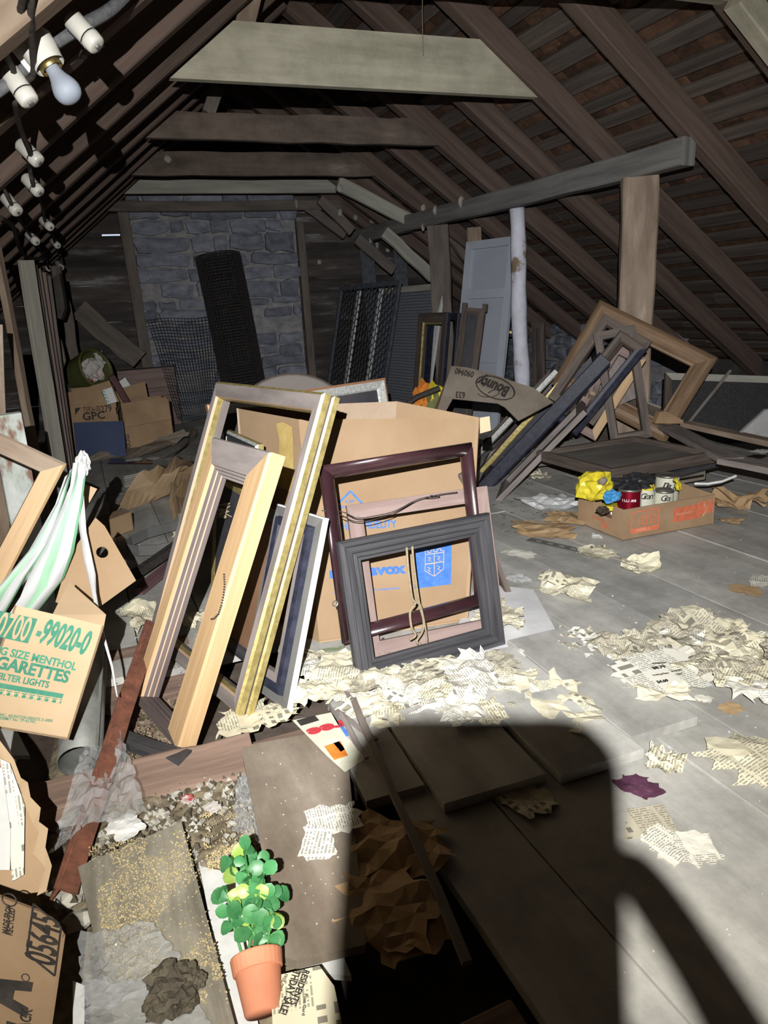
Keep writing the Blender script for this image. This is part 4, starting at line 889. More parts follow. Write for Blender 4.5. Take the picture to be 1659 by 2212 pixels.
# upside-down print: HFC over a red block, 01121 in an outlined label
mk('red_panel', [hf(.285, .045), hf(.285, .115), hf(.43, .118), hf(.43, .045)], [(0, 3, 2, 1)], m_red, hbf)
def ring(cu, cz, r, wd, mat, a0=0, a1=6.283, n=20):
    v = []; f = []
    for i in range(n + 1):
        t = a0 + (a1 - a0) * i / n; v += [hf(cu + r * math.cos(t), cz + r * math.sin(t), .002), hf(cu + (r - wd) * math.cos(t), cz + (r - wd) * math.sin(t), .002)]
    for i in range(n): f.append((2*i, 2*i+1, 2*i+3, 2*i+2))
    return mk('printed_ring', v, f, mat, hbf)
ring(.43, .085, .042, .042, m_red, -1.57, 1.57); ring(.45, .085, .036, .012, m_cardpale, -1.6, 1.6)
text('HFC', hf(.528, .125, .002), -uU, -Zv, .062, m_red, hbf, width=.075, bold=.06)
text('Concentrate', hf(.40, .088, .0026), -uU, -Zv, .014, m_cardpale, hbf, width=.10)
fr_o = [(.045, .03), (.045, .13), (.20, .13), (.20, .03)]
for p, q in zip(fr_o, fr_o[1:] + fr_o[:1]): v, f, uv = bar(hf(*p), hf(*q), .006, .0006, hn); mk('label_outline', v, f, m_red, hbf, uvs=uv)
mk('label_bar', [hf(.045, .03), hf(.045, .05), hf(.20, .05), hf(.20, .03)], [(0, 3, 2, 1)], m_red, hbf)
text('01121', hf(.185, .105, .002), -uU, -Zv, .045, m_red, hbf, width=.10, bold=.03); text('6-48 OZ.', hf(.185, .122, .002), -uU, -Zv, .012, m_red, hbf, width=.08); text('0 00000', hf(.15, .045, .0026), -uU, -Zv, .010, m_cardpale, hbf, width=.08)
ln = V3((-1, 0, 0)); 
text('HFC', a + e * .30 + Zv * .055 + ln * .002, e, -Zv, .03, m_red, hbf, width=.05, bold=.05); text('CONDENSED', a + e * .66 + Zv * .055 + ln * .002, -e, Zv, .014, m_red, hbf, width=.10, bold=.03)
def can(P, r, h, body, label, lid=m_tin, txt=None):
    t = thing('can', label, 'can', P)
    v, f, uv = lathe([(0, 0), (r, 0), (r * 1.02, .004), (r, .01), (r, h - .012), (r * .99, h - .008)], P, (0, 0, 1), 24); bd = mk('body', v, f, body, t, uvs=uv, smooth=False)
    v, f, uv = lathe([(r * .99, h - .01), (r * 1.035, h - .006), (r * 1.035, h), (r * .97, h + .001), (r * .93, h - .008), (r * .7, h - .007), (0, h - .006)], P, (0, 0, 1), 24); mk('lid', v, f, lid, t, uvs=uv)
    for o in t.children:
        for p in o.data.polygons: p.use_smooth = abs(p.normal.z) < .3
    if txt:
        n = V3((-.45, -.89, 0)).normalized(); uu = V3((0, 0, 1)).cross(n).normalized() * 1.0
        for i, chx in enumerate(txt):                        # letters wrap round the can
            ang = (i - len(txt) / 2) * .28; m_ = Matrix.Rotation(ang, 3, 'Z'); nn = m_ @ n; u2 = V3((0, 0, 1)).cross(nn)
            text(chx, V3(P) + nn * (r + .0005) + Zv * (h * .74) - u2 * .006, u2, Zv, .03 if i == 0 else .02, m_blackink, bd, bold=.01, shear=.3)
    return t
def inb(s, q, z=.012): return a + (b - a) * s + (c - a) * q + Zv * z
rc = can(inb(.19, .26), .054, .21, m_redcan, 'shiny red metallic can in the cut-down carton')
nn = V3((-.35, -.93, 0)).normalized(); uu = Zv.cross(nn)
for i, chx in enumerate('ILLIAMS'):
    m_ = Matrix.Rotation((i - 5.5) * .17, 3, 'Z'); q = m_ @ nn; u2 = Zv.cross(q); text(chx, inb(.19, .26) + q * .0545 + Zv * .155, u2, Zv, .012, m_white, rc, bold=.03)
v = []; f = []
for i in range(7):
    t_ = .75 + .1 * i; q = Matrix.Rotation(t_, 3, 'Z') @ V3((-.35, -.93, 0)).normalized(); v += [inb(.19, .26) + q * .0548 + Zv * .02, inb(.19, .26) + q * .0548 + Zv * .195]
for i in range(6): f.append((2*i, 2*i+2, 2*i+3, 2*i+1))
mk('white_label', v, f, m_white, rc)
can(inb(.405, .34), .046, .195, m_cream, 'cream can lettered Gran with yellow lid paint', m_yellow, 'Gran')
can(inb(.50, .68), .046, .215, m_cream, 'cream can standing behind the lettered cans', m_tin)
can(inb(.565, .25), .046, .175, m_cream, 'low cream can with dull lid and script lettering', m_tin, 'Gra')
can(inb(.73, .48), .056, .225, m_cream, 'largest cream can at the end of the carton', m_tin, 'nuts')
jt = thing('jar', 'brown jar with a yellow lid in the carton notch', 'jar', inb(.1, .45)); P = inb(.1, .45)
v, f, uv = lathe([(0, 0), (.04, 0), (.043, .006), (.043, .09), (.036, .1)], P, (0, 0, 1), 20); mk('body', v, f, m_glassj, jt, uvs=uv, smooth=True)
v, f, uv = lathe([(.036, .098), (.044, .1), (.045, .115), (.042, .12), (0, .12)], P, (0, 0, 1), 20); mk('lid', v, f, m_yellow, jt, uvs=uv)
tag(blob('yellow_bag', onD(1285, 1050, 3.55), (.11, .08, .085), m_yellow, 4, .5, 1.3, 3), 'crumpled yellow plastic bag on the carton corner', 'bag')
tag(blob('shell_litter', onD(1302, 1040, 3.46), (.028, .02, .022), m_card3, 9, .6, 3, 2), 'brown scrap caught in the yellow bag', 'scrap')
tag(blob('black_bag', onD(1368, 1040, 3.58), (.12, .08, .05), m_blackp, 6, .6, 2.6, 3), 'glossy black plastic bag bunched behind the red can', 'bag')
tag(blob('blue_wrapper', onD(1322, 1072, 3.42), (.055, .03, .035), m_cyan, 2, .5, 2.2, 3), 'crumpled bright blue wrapper beside the red can', 'wrapper')
tag(blob('dry_litter', onD(1302, 1102, 3.33), (.035, .03, .02), m_soil, 8, .7, 4, 3), 'heap of dry brown litter in the carton notch', 'litter')
o = sheet('yellow_scrap', onD(1462, 1046, 3.62), .11, m_yellow, 33, 20, tilt=(70, 10)); tag(o, 'torn yellow scrap between the cream cans', 'scrap')
o = sheet('white_scrap', onD(1412, 1056, 3.52), .07, m_paper, 34, 60, tilt=(75, -10)); tag(o, 'torn white scrap beside the lettered can', 'scrap')
# ================================================================== RIGHT: FLAT PANELS, LEANING FRAMES, SCREENS
def lay(px4, z):                                   # flat panel on supports: corners front,left,back,right at height z
    return [F(x, y, z) for x, y in px4]
def flat_panel(label, px4, z, wd, th, mat, pm, name='framed_panel'):
    P = lay(px4, z); fr_, lf, bkp, rt = P
    U = ((rt - fr_) + (bkp - lf)) / 2; Wd = ((lf - fr_) + (bkp - rt)) / 2; c = sum(P, V3()) / 4
    wl, hl = U.length, Wd.length; U.normalize(); Wd = (Wd - U * Wd.dot(U)).normalized()
    R4 = (c - U * wl / 2 - Wd * hl / 2 - V3((0, 0, th)), U, Wd, wl, hl)
    t = thing(name, label, 'panel', R4[0]); frame(t, R4, [(0, 0), (0, th * .8), (.008, th), (wd * .7, th), (wd, th * .7), (wd, 0)], mat, panel=pm, pdepth=th * .5); return t, R4
flat_panel('big dusty dark framed panel lying flat above the cans', ((1330, 1008), (1147, 978), (1385, 935), (1542, 983)), .285, .05, .055, m_dkbrown, m_pan)
flat_panel('second dark panel lying askew under the top one', ((1392, 1030), (1200, 995), (1400, 950), (1545, 1000)), .215, .05, .035, m_blackw, m_pan)
# supports of the panels (stack of boards behind the cans)
for i, (x0, y0, x1, y1, z, lab) in enumerate(((1400, 1068, 1560, 1040, .16, 'dark board under the two flat panels'), (1180, 1020, 1330, 1000, .12, 'grey board under the flat panels near the leaning frames'), (1480, 1030, 1640, 1020, .18, 'dark slat under the flat panels near the weathered grey frame'))):
    A = F(x0, y0, z); B = F(x1, y1, z); tag(board('board', A + V3((.1, .35, 0)), B + V3((.1, .35, 0)), .3, .03, m_pan, seg=2), lab, 'board')
    A0 = V3((A.x + .3, A.y + .4, 0)); tag(carton('carton', 'low dusty carton under the flat panels', A0, A0 + V3((.28, .0, 0)), .2, z - .02, m_card3, open_top=False)[0], 'low dusty carton under the flat panels', 'box', 'cartons under the flat panels')
# grey frame lying on the right
gr = thing('picture_frame', 'weathered grey frame with a loose corner lying beside the flat panels', 'picture frame', F(1560, 1000, .26))
for nm_, p0, p1, z0, z1, wd, mt_ in (('side_rail', (1436, 918), (1582, 995), .31, .28, .115, m_mauve), ('bottom_rail', (1560, 992), (1740, 1030), .28, .25, .1, m_mauve), ('top_rail', (1482, 916), (1720, 968), .31, .30, .085, m_post)):
    v, f, uv = bar(F(*p0, z0), F(*p1, z1), wd, .03, (0, 0, 1), 3, .002); mk(nm_, v, f, mt_, gr, uvs=uv)
o = sheet('paper_sheet', F(1645, 975, .25), .16, m_paper, 41, 15, amp=.05); tag(o, 'white card hanging under the weathered grey frame', 'paper')
q = [onY(x, y, 3.3) for x, y in ((1425, 890), (1437, 888), (1476, 908), (1476, 915), (1415, 915))]; v, f, uv = prism(q, (.02, .05, 0)); tag(mk('cardboard_corner', v, f, m_card2, uvs=uv), 'folded tan cardboard corner protector under the big brown frame', 'cardboard')
# dark fly screen standing at the eaves with pale top rail
s0 = rect_on(((1432, 800), (1720, 822), (1720, 1000), (1432, 985)), (4.4, 3.9, .3), 18, 14, True)
F4('window_screen', 'dark fly screen with a pale wooden rail standing under the right eaves', s0, flat(.05, .025), m_white, panel=m_screen, rails={'t': m_tie4, 'l': m_dkbrown, 'r': m_dkbrown, 'b': m_dkbrown}, cat='screen')
tag(board('thin_grey_board', onP(1338 + 240, 800, s0[0] + s0[2].cross(s0[1]) * -.06, s0[1].cross(s0[2])), onP(1470, 935, s0[0] + s0[2].cross(s0[1]) * -.06, s0[1].cross(s0[2])), .02, .012, m_mauve, nrm=(-.5, -.8, 0)), 'thin grey slat leaning in front of the fly screen', 'slat')
q = [onY(x, y, 2.9) for x, y in ((1700, 880), (1655, 885), (1600, 935), (1612, 948), (1700, 948))]; v, f, uv = prism(q, (.02, .03, 0)); tag(mk('stretched_canvas', v, f, m_canvasb, uvs=uv), 'pale canvas panel corner in front of the fly screen', 'canvas')
# big brown moulding frame leaning on the post and the dark frames before it
bb = rect_on(((1297, 632), (1534, 785), (1440, 965), (1200, 830)), (3.22, 3.55, .6), 38, 14)
F4('picture_frame', 'large brown frame of wide rounded moulding tilted against the post', bb, [(0, 0), (0, .02), (.012, .035), (.03, .05), (.055, .055), (.085, .04), (.10, .022), (.112, .02), (.115, 0)], m_brown)
for lab, px4, P0, az, ln_, prof_, mat_, kw in (
    ('dark frame with pale inner edge leaning under the brown moulding frame', ((1302, 668), (1392, 740), (1290, 930), (1195, 860)), (3.05, 3.45, .6), 40, 14, [(0, 0), (0, .03), (.05, .034), (.058, .01), (.058, 0)], m_dkbrown, {'segm': {'*': [None, None, None, m_pink, None]}}),
    ('dark frame with navy beaded edge leaning among the stacked frames', ((1334, 702), (1375, 748), (1262, 960), (1210, 905)), (2.9, 3.32, .5), 52, 16, [(0, 0), (0, .03), (.012, .04), (.03, .036), (.05, .04), (.062, .012), (.062, 0)], m_navy, {'rails': {'t': m_dkbrown, 'l': m_dkbrown}}),
    ('upright dark frame with gilt inner lip standing at the post', ((1310, 735), (1394, 680), (1380, 945), (1296, 960)), (3.1, 3.3, .5), 36, 5, [(0, 0), (0, .03), (.045, .032), (.052, .012), (.052, 0)], m_dkbrown, {'segm': {'r': [None, None, None, m_pink, None]}}),
    ('dark frame with orange varnished end leaning behind the navy edged frame', ((1330, 745), (1392, 772), (1290, 960), (1225, 915)), (3.0, 3.42, .5), 44, 18, flat(.05, .025), m_stret, {'rails': {'r': m_tan}})):
    F4('picture_frame', lab, rect_on(px4, P0, az, ln_), prof_, mat_, **kw)
tag(board('grey_board', onP(1312, 780, V3((3.1, 3.5, .5)), basis(40, 10)[2]), onP(1350, 870, V3((3.1, 3.5, .5)), basis(40, 10)[2]), .2, .015, m_mauve, nrm=-basis(40, 10)[2]), 'grey board showing between the stacked dark frames', 'board')
tag(board('backing_board', F(1320, 975, 0) + V3((.15, .3, 0)), onP(1345, 850, V3((3.2, 3.6, .5)), basis(40, 10)[2]), .5, .012, m_card3, nrm=-basis(40, 10)[2]), 'brown backing board standing behind the navy edged frame', 'board')
# long frames leaning low towards the big carton, seen nearly edge-on
def edge_frame(label, top, bot, zt, zb, back, wd, mat, segm=None, prof=None):
    T = top; B = bot; ax = (T - B); n_side = V3(back)
    R4 = rect3(B, B + n_side, T); return F4('picture_frame', label, R4, prof or [(0, 0), (0, .03), (.01, .04), (.035, .034), (.05, .02), (.05, 0)], mat, segm=segm)
back = V3((.30, .40, 0))
edge_frame('long black lacquered frame with a chipped white edge lying against the stack', onY(1300, 768, 3.25), F(1030, 1050, 0), 0, 0, back, .05, m_navy, segm={'*': [m_navy, m_navy, m_white, None, None, None]}, prof=[(0, 0), (0, .07), (.012, .085), (.03, .075), (.06, .04), (.06, 0)])
edge_frame('frame with a flaking silver-blue edge nearest the oval printed carton', onY(1190, 845, 3.1), F(985, 1000, 0) + V3((.1, .0, 0)), 0, 0, back, .04, m_dkbrown, segm={'*': [m_silver, m_silver, None, None, None, None]})
edge_frame('gilt beaded frame between the silver-blue edged and the black ones', onY(1205, 860, 3.1), F(1020, 1020, 0) + V3((.05, 0, 0)), 0, 0, back, .04, m_maroon, segm={'*': [m_gold, m_gold, None, None, None, None]})
edge_frame('frame with a chipped grey-green edge at the bottom of the leaning pile', onY(1262, 900, 2.95), F(1070, 1080, 0), 0, 0, back * .8, .04, m_mauve, prof=[(0, 0), (0, .03), (.02, .035), (.05, .03), (.05, 0)])
for i, (x0, y0, x1, y1) in enumerate(((1268, 840, 1190, 970), (1280, 850, 1205, 975), (1290, 835, 1225, 985), (1300, 850, 1235, 985))):
    tag(board('thin_batten', onY(x0, y0, 3.5), F(x1, y1, .0), .03, .02, (m_dkbrown, m_post, m_mauve, m_dkbrown)[i], nrm=(-.5, -.8, .2)), 'loose wooden slat leaning among the stacked frames', 'slat', 'slats among the stacked frames')
tag(board('dark_board', F(1100, 1020, .02), F(1290, 975, .10), .28, .03, m_pan, nrm=(-.1, -.5, .8)), 'dark board propped low under the leaning frames', 'board')

# ---- screens, door and frames around the far posts
hs = rect3((2.68, 8.15, .2), (2.80, 6.72, .2), (2.95, 8.17, 1.35), True)
def hexwire(root, R4, inset, cell, rw, mat):
    BL, U, W, wl, hl = R4; mb = MB(); n = U.cross(W); dx = cell * 1.5; s3 = cell * math.sqrt(3)
    i = 0; x = inset
    while x < wl - inset:
        y = inset + (s3 / 2 if i % 2 else 0)
        while y < hl - inset:
            P = lambda a, b: BL + U * a + W * b + n * .012
            c0 = (x + cell * .5, y + s3 / 2); p0 = P(x - cell * .5, y + s3 / 2) if x > inset else P(x, y + s3 / 2)
            A = P(x, y); B = P(x + cell, y); L_ = P(x - cell * .5, y + s3 / 2); Cq = P(x, y + s3)
            for s_, e_ in ((A, B), (A, L_), (L_, Cq)): mb.add(*tube([s_, e_], rw, 3, False))
            y += s3
        x += dx; i += 1
    return mb.mk('chicken_wire', mat, root)
t = F4('wire_screen', 'blue-grey framed screen of hexagonal wire leaning towards the posts', hs, flat(.045, .03), m_screenf, cat='screen'); hexwire(t, hs, .045, .045, .005, m_screenf)
for i, s_ in enumerate((.25, .62, .9)):
    n = hs[1].cross(hs[2]); o0 = hs[0] - n * .06 + hs[1] * (hs[3] * s_)
    tag(board('white_board', o0, o0 + hs[2] * hs[4] * .97, .07 if i < 2 else .04, .02, m_white if i < 2 else m_mauve, nrm=n), 'white slat standing behind the hexagonal wire screen', 'slat', 'slats behind the hexagonal wire')
hs2 = rect3((2.98, 7.6, .15), (3.17, 6.42, .15), (3.22, 7.63, 1.30), True)
t = F4('window_screen', 'white framed fly screen next to the hexagonal wire screen', hs2, flat(.06, .025), m_white, panel=m_screen2, cat='screen', rails={'t': m_tie4, 'b': m_mauve, 'l': m_mauve})
mb = MB(); n = hs2[1].cross(hs2[2])
for i in range(40): z = .07 + i * (hs2[4] - .14) / 39; mb.add(*tube([hs2[0] + hs2[1] * .06 + hs2[2] * z + n * .02, hs2[0] + hs2[1] * (hs2[3] - .06) + hs2[2] * z + n * .02], .0035, 3, False))
mb.mk('screen_wires', m_wireg, t)['kind'] = 'stuff'
# frame with the gilt lip, grey door, shutter
F4('picture_frame', 'tall dark frame with a bright gilt inner lip standing by the far post', rect3((3.015, 6.396, .31), (3.073, 5.905, .308), (3.106, 6.396, 1.03), True), [(0, 0), (0, .03), (.01, .04), (.085, .03), (.09, .016), (.105, .014), (.105, 0)], m_dkbrown, segm={'*': [None, None, None, m_gold, m_gold, None, None], 'r': [m_navy, m_navy, None, m_brown, m_brown, None, None]})
F4('picture_frame', 'navy edged frame stacked right behind the gilt lipped frame', rect3((3.09, 6.33, .31), (3.15, 5.83, .308), (3.18, 6.33, 1.02), True), [(0, 0), (0, .03), (.01, .04), (.06, .03), (.06, 0)], m_navy)
dr = rect3((3.18, 5.91, .275), (3.38, 5.40, .275), (3.41, 6.0, 1.625), True); dt = thing('panel_door', 'pale grey-blue panelled door leaning against the pole', 'door', dr[0])
frame(dt, dr, flat(.07, .035), m_doorp, panel=m_doorp, pdepth=.006, names=('top_rail', 'bottom_rail', 'stile', 'stile'))
for q in (.38, .72): v, f, uv = bar(dr[0] + dr[1] * .07 + dr[2] * dr[4] * q + dr[1].cross(dr[2]) * .024, dr[0] + dr[1] * (dr[3] - .07) + dr[2] * dr[4] * q + dr[1].cross(dr[2]) * .024, .08, .022, dr[1].cross(dr[2])); mk('cross_rail', v, f, m_doorp, dt, uvs=uv)
sr_ = rect_on(((997, 668), (1050, 664), (1030, 830), (985, 815)), (3.15, 5.25, .5), 50, 8, True); st = thing('shutter', 'narrow dark panelled shutter standing in front of the grey door', 'shutter', sr_[0])
frame(st, sr_, flat(.055, .03), m_dkbrown, panel=m_picd, pdepth=.012, names=('top_rail', 'bottom_rail', 'stile', 'stile'))
for q in (.42, .5): v, f, uv = bar(sr_[0] + sr_[1] * .05 + sr_[2] * sr_[4] * q + sr_[1].cross(sr_[2]) * .02, sr_[0] + sr_[1] * (sr_[3] - .05) + sr_[2] * sr_[4] * q + sr_[1].cross(sr_[2]) * .02, .03, .02, sr_[1].cross(sr_[2])); mk('cross_rail', v, f, m_dkbrown, st, uvs=uv)
for q in (.06, .94): v, f, uv = bar(sr_[0] + sr_[1] * sr_[3] * q + sr_[2] * sr_[4] * .98, sr_[0] + sr_[1] * sr_[3] * q + sr_[2] * (sr_[4] + .04), .04, .03, sr_[1].cross(sr_[2])); mk('horn', v, f, m_dkbrown, st, uvs=uv)
tag(board('white_block', onY(936, 712, 6.75), onY(918, 790, 6.6) + V3((0, 0, -.3)), .1, .05, m_white, nrm=(-.6, -.8, 0)), 'white painted board seen through the gilt lipped frame', 'board')
tag(mk('yellow_tag', *prism([onD(1100, 715, 7.2), onD(1111, 716, 7.2), onD(1111, 721, 7.2), onD(1100, 720, 7.2)], (0, .01, 0))[:2], m_yellow), 'tiny yellow tag beside the grey door edge', 'tag')
F4('picture_frame', 'dark frame standing against the low stone eaves wall', rect_on(((1150, 700), (1172, 698), (1185, 790), (1152, 790)), (4.6, 6.2, .5), 55, 10, True), flat(.05, .03), m_dkbrown, panel=m_picd)
for i, (x0, y0, x1, y1) in enumerate(((1095, 790, 1172, 768), (1095, 800, 1180, 790), (1090, 815, 1150, 805), (1100, 780, 1165, 775), (1160, 800, 1215, 790), (1150, 815, 1200, 800))):
    tag(board('thin_board', F(x0, y0 + 60, .03 + .02 * i), F(x1, y1 + 60, .05 + .02 * i), .06, .015, m_mauve if i % 2 else m_post), 'loose pale slat in the heap behind the whitewashed pole', 'slat', 'slats heaped behind the pole')
# cardboard with the oval logo, lying folded over a rib
lg = thing('cardboard_box', 'bent cardboard carton top with an upside-down oval logo', 'box', F(1060, 925))
u_, v_, n_ = basis(18, 48); Pq = onD(1060, 880, 4.25)
def cp(x, y, e=0): return onP(x, y, Pq + n_ * e, n_)
top = [(975, 792), (1008, 795), (1060, 808), (1110, 826), (1150, 838), (1195, 870), (1120, 910), (1090, 880), (1075, 872), (978, 862), (960, 895), (945, 885)]
v, f, uv = prism([cp(*p) for p in top], n_ * .006); mk('panel', v, f, m_card3, lg, uvs=uv)
ov = [cp(1070 + 42 * math.cos(t) * .97 - 8 * math.sin(t), 838 + 21 * math.sin(t) + 15 * math.cos(t), .008) for t in [i * 2 * math.pi / 28 for i in range(29)]]
v, f, uv = tube(ov, .005, 4, False); mk('printed_oval', v, f, m_blackink, lg, uvs=uv)
text('Bounty', cp(1102, 838, .009), cp(1038, 813) - cp(1102, 838), cp(1070, 860) - cp(1070, 840), .085, m_blackink, lg, width=(cp(1038, 813) - cp(1102, 838)).length, bold=.05)
text('633', cp(1005, 848, .009), cp(985, 846) - cp(1005, 848), cp(1000, 870) - cp(1000, 850), .05, m_blackink, lg, width=(cp(985, 846) - cp(1005, 848)).length, bold=.03)
text('090940', cp(1025, 804, .009), cp(985, 795) - cp(1025, 804), cp(1000, 815) - cp(1000, 800), .05, m_blackink, lg, width=(cp(985, 795) - cp(1025, 804)).length, bold=.03)
sw = [cp(1060 - 28 * math.cos(t) * (1 - t / 9), 850 + 8 * math.sin(t * 1.2), .008) for t in [i * .4 for i in range(14)]]; v, f, uv = tube(sw, .003, 4, False); mk('printed_swash', v, f, m_blackink, lg, uvs=uv)
v, f, uv = prism([cp(945, 885), cp(975, 792), cp(975, 792) + V3((-.03, .06, -.15)), cp(945, 885) + V3((-.03, .06, -.08))], n_ * .005); mk('flap', v, f, m_card2, lg, uvs=uv)
for i, (x, y, mt_) in enumerate(((915, 850, m_orange), (930, 855, m_orange), (905, 860, m_orange), (940, 845, m_yellow), (925, 868, m_orange), (935, 870, m_olivef), (948, 858, m_olivef), (918, 840, m_orange))):
    if i == 0: bq = thing('artificial_leaves', 'spray of orange autumn leaves behind the big carton', 'leaves', F(925, 900))
    P = onD(x, y, 4.6); r = random.Random(i); mk('leaf', [P + V3((.06 * math.cos(t) * (1 + .4 * math.cos(3 * t)), .02 * math.sin(2 * t), .06 * math.sin(t) * (1 + .4 * math.cos(3 * t)))) for t in [k * .628 for k in range(10)]], [tuple(range(10))], mt_, bq)
tag(mk('stick', *tube([onD(870, 880, 4.5), onD(900, 858, 4.5), onD(950, 838, 4.5)], .018, 6)[:2], m_cable), 'dark stick lying across the orange leaves', 'stick')
# ================================================================== LEFT FOREGROUND
def plane_text(s, p0, p1, hpx, P0, n, mat, par, bold=.02, shear=0.0, up=None):
    """text whose baseline runs between two points of a face"""
    a = onP(*p0, P0, n); b = onP(*p1, P0, n); u = b - a; v = n.cross(u).normalized()
    return text(s, a, u, v, hpx, mat, par, width=u.length, bold=bold, off=.0015, shear=shear)
# cigarette carton standing tilted on the rubble
u_, v_, n_ = basis(-8, 22); P0 = onD(110, 1450, 1.92)
cg = rect_on(((29, 1303), (225, 1355), (148, 1597), (-55, 1566)), P0, -8, 22); BL, U, W, wl, hl = cg; n = U.cross(W)
ct = thing('cigarette_carton', 'tan cigarette carton with green print tilted on the rubble', 'box', BL)
dp = -n * .22
def quad(nm, a, b, c, d, mat, th, par): v, f, uv = prism([a, b, c, d], th); return mk(nm, v, f, mat, par, uvs=uv)
Aq, Bq, Cq, Dq = BL, BL + U * wl, BL + U * wl + W * hl, BL + W * hl
ctf = quad('front_wall', Aq, Bq, Cq, Dq, m_cardpale, -n * .005, ct); quad('side_wall', Bq, Bq + dp, Cq + dp, Cq, m_card, -U * .005, ct); quad('side_wall', Aq, Aq + dp, Dq + dp, Dq, m_card, U * .005, ct)
quad('bottom_wall', Aq, Bq, Bq + dp, Aq + dp, m_card, W * .005, ct); quad('back_wall', Aq + dp, Bq + dp, Cq + dp, Dq + dp, m_card, n * .005, ct)
quad('flap', Dq + U * wl * .42 + dp * .2, Cq + dp * .05, Cq + dp * .2 + W * .03, Dq + U * wl * .5 + dp * .8 + W * .1, m_cardpale, n * .004, ct)
def ctx(x, y): return onP(x, y, BL + n * .001, n)
gq = [ctx(*p) for p in ((-6, 1318), (81, 1337), (60, 1390), (-26, 1371))]; mk('green_panel', gq, [(3, 2, 1, 0)], m_green, ctf)
sc_ = hl / 255.0
plane_text('0700', (-12, 1372), (57, 1385), 52 * sc_, BL + n * .0012, n, m_cardpale, ctf, .015, .12); plane_text('-99020-0', (72, 1383), (184, 1414), 54 * sc_, BL, n, m_green, ctf, .035, .12)
plane_text('KING SIZE MENTHOL', (-38, 1405), (163, 1448), 17 * sc_, BL, n, m_green, ctf, .035); plane_text('CIGARETTES', (-46, 1434), (146, 1475), 26 * sc_, BL, n, m_green, ctf, .04); plane_text('FILTER LIGHTS', (-8, 1466), (104, 1486), 14 * sc_, BL, n, m_green, ctf, .035)
gq = [ctx(*p) for p in ((-30, 1470), (138, 1499), (134, 1509), (-33, 1481))]; mk('green_stripe', gq, [(3, 2, 1, 0)], m_green, ctf)
gq = [ctx(*p) for p in ((-33, 1484), (134, 1511), (131, 1520), (-35, 1495))]; mk('green_stripe', gq, [(3, 2, 1, 0)], m_green, ctf)
for i in range(10):
    c = onP(-22 + i * 16.4, 1491 + i * 2.6, BL + n * .0018, n); mk('printed_star', [c + U * (.009 * (1 if k % 2 == 0 else .42) * math.sin(k * math.pi / 5)) + W * (.009 * (1 if k % 2 == 0 else .42) * math.cos(k * math.pi / 5)) for k in range(10)], [tuple(reversed(range(10)))], m_cardpale, ctf)
plane_text('FOODS, INC., ARLINGTON HEIGHTS, IL 60005', (-28, 1543), (113, 1560), 6 * sc_, BL, n, m_green, ctf, .02); plane_text('U.S.A. PERMIT No. TP-42-NC', (-28, 1551), (77, 1562), 6 * sc_, BL, n, m_green, ctf, .02)
# brown cardboard panel with a round hole, leaning behind
P0 = onD(215, 1230, 2.35); u_, v_, n_ = basis(-15, 30)
pl = [onP(x, y, P0, n_) for x, y in ((206, 1118), (226, 1136), (294, 1254), (186, 1332), (120, 1300), (150, 1200))]
hp = onP(221, 1193, P0, n_); t = thing('cardboard_sheet', 'brown cardboard panel with a round finger hole behind the cigarette carton', 'cardboard', pl[3])
e1 = (pl[2] - pl[0]).normalized(); e2 = n_.cross(e1)                       # cut the finger hole as a real opening
P2 = [((p - hp).dot(e1), (p - hp).dot(e2)) for p in pl]
def rim(an):
    c, s_ = math.cos(an), math.sin(an); best = None
    for (x0, y0), (x1, y1) in zip(P2, P2[1:] + P2[:1]):
        dx, dy = x1 - x0, y1 - y0; den = c * dy - s_ * dx
        if abs(den) < 1e-12: continue
        r_ = (x0 * dy - y0 * dx) / den; k_ = (x0 * s_ - y0 * c) / den
        if r_ > 0 and -1e-6 <= k_ <= 1 + 1e-6: best = r_ if best is None else max(best, r_)
    return best or .05
angs = sorted([math.atan2(y, x) for x, y in P2] + [-math.pi + (i + .5) * math.pi / 12 for i in range(24)]); k = len(angs); v = []
for z_ in (0, -.006):
    v += [hp + (e1 * math.cos(q) + e2 * math.sin(q)) * rim(q) + n_ * z_ for q in angs] + [hp + (e1 * math.cos(q) + e2 * math.sin(q)) * .018 + n_ * z_ for q in angs]
f = []
for i in range(k):
    j = (i + 1) % k; f += [(i, j, k + j, k + i), (2*k + j, 2*k + i, 3*k + i, 3*k + j), (j, i, 2*k + i, 2*k + j), (k + i, k + j, 3*k + j, 3*k + i)]
mk('sheet', v, f, m_card, t)
q = [onP(x, y, P0 - n_ * .1, n_) for x, y in ((182, 1045), (210, 1056), (182, 1105))]; v, f, uv = prism(q, n_ * -.006); tag(mk('cardboard_scrap', v, f, m_cardpale, uvs=uv), 'pale cardboard corner behind the torn canvas', 'cardboard')
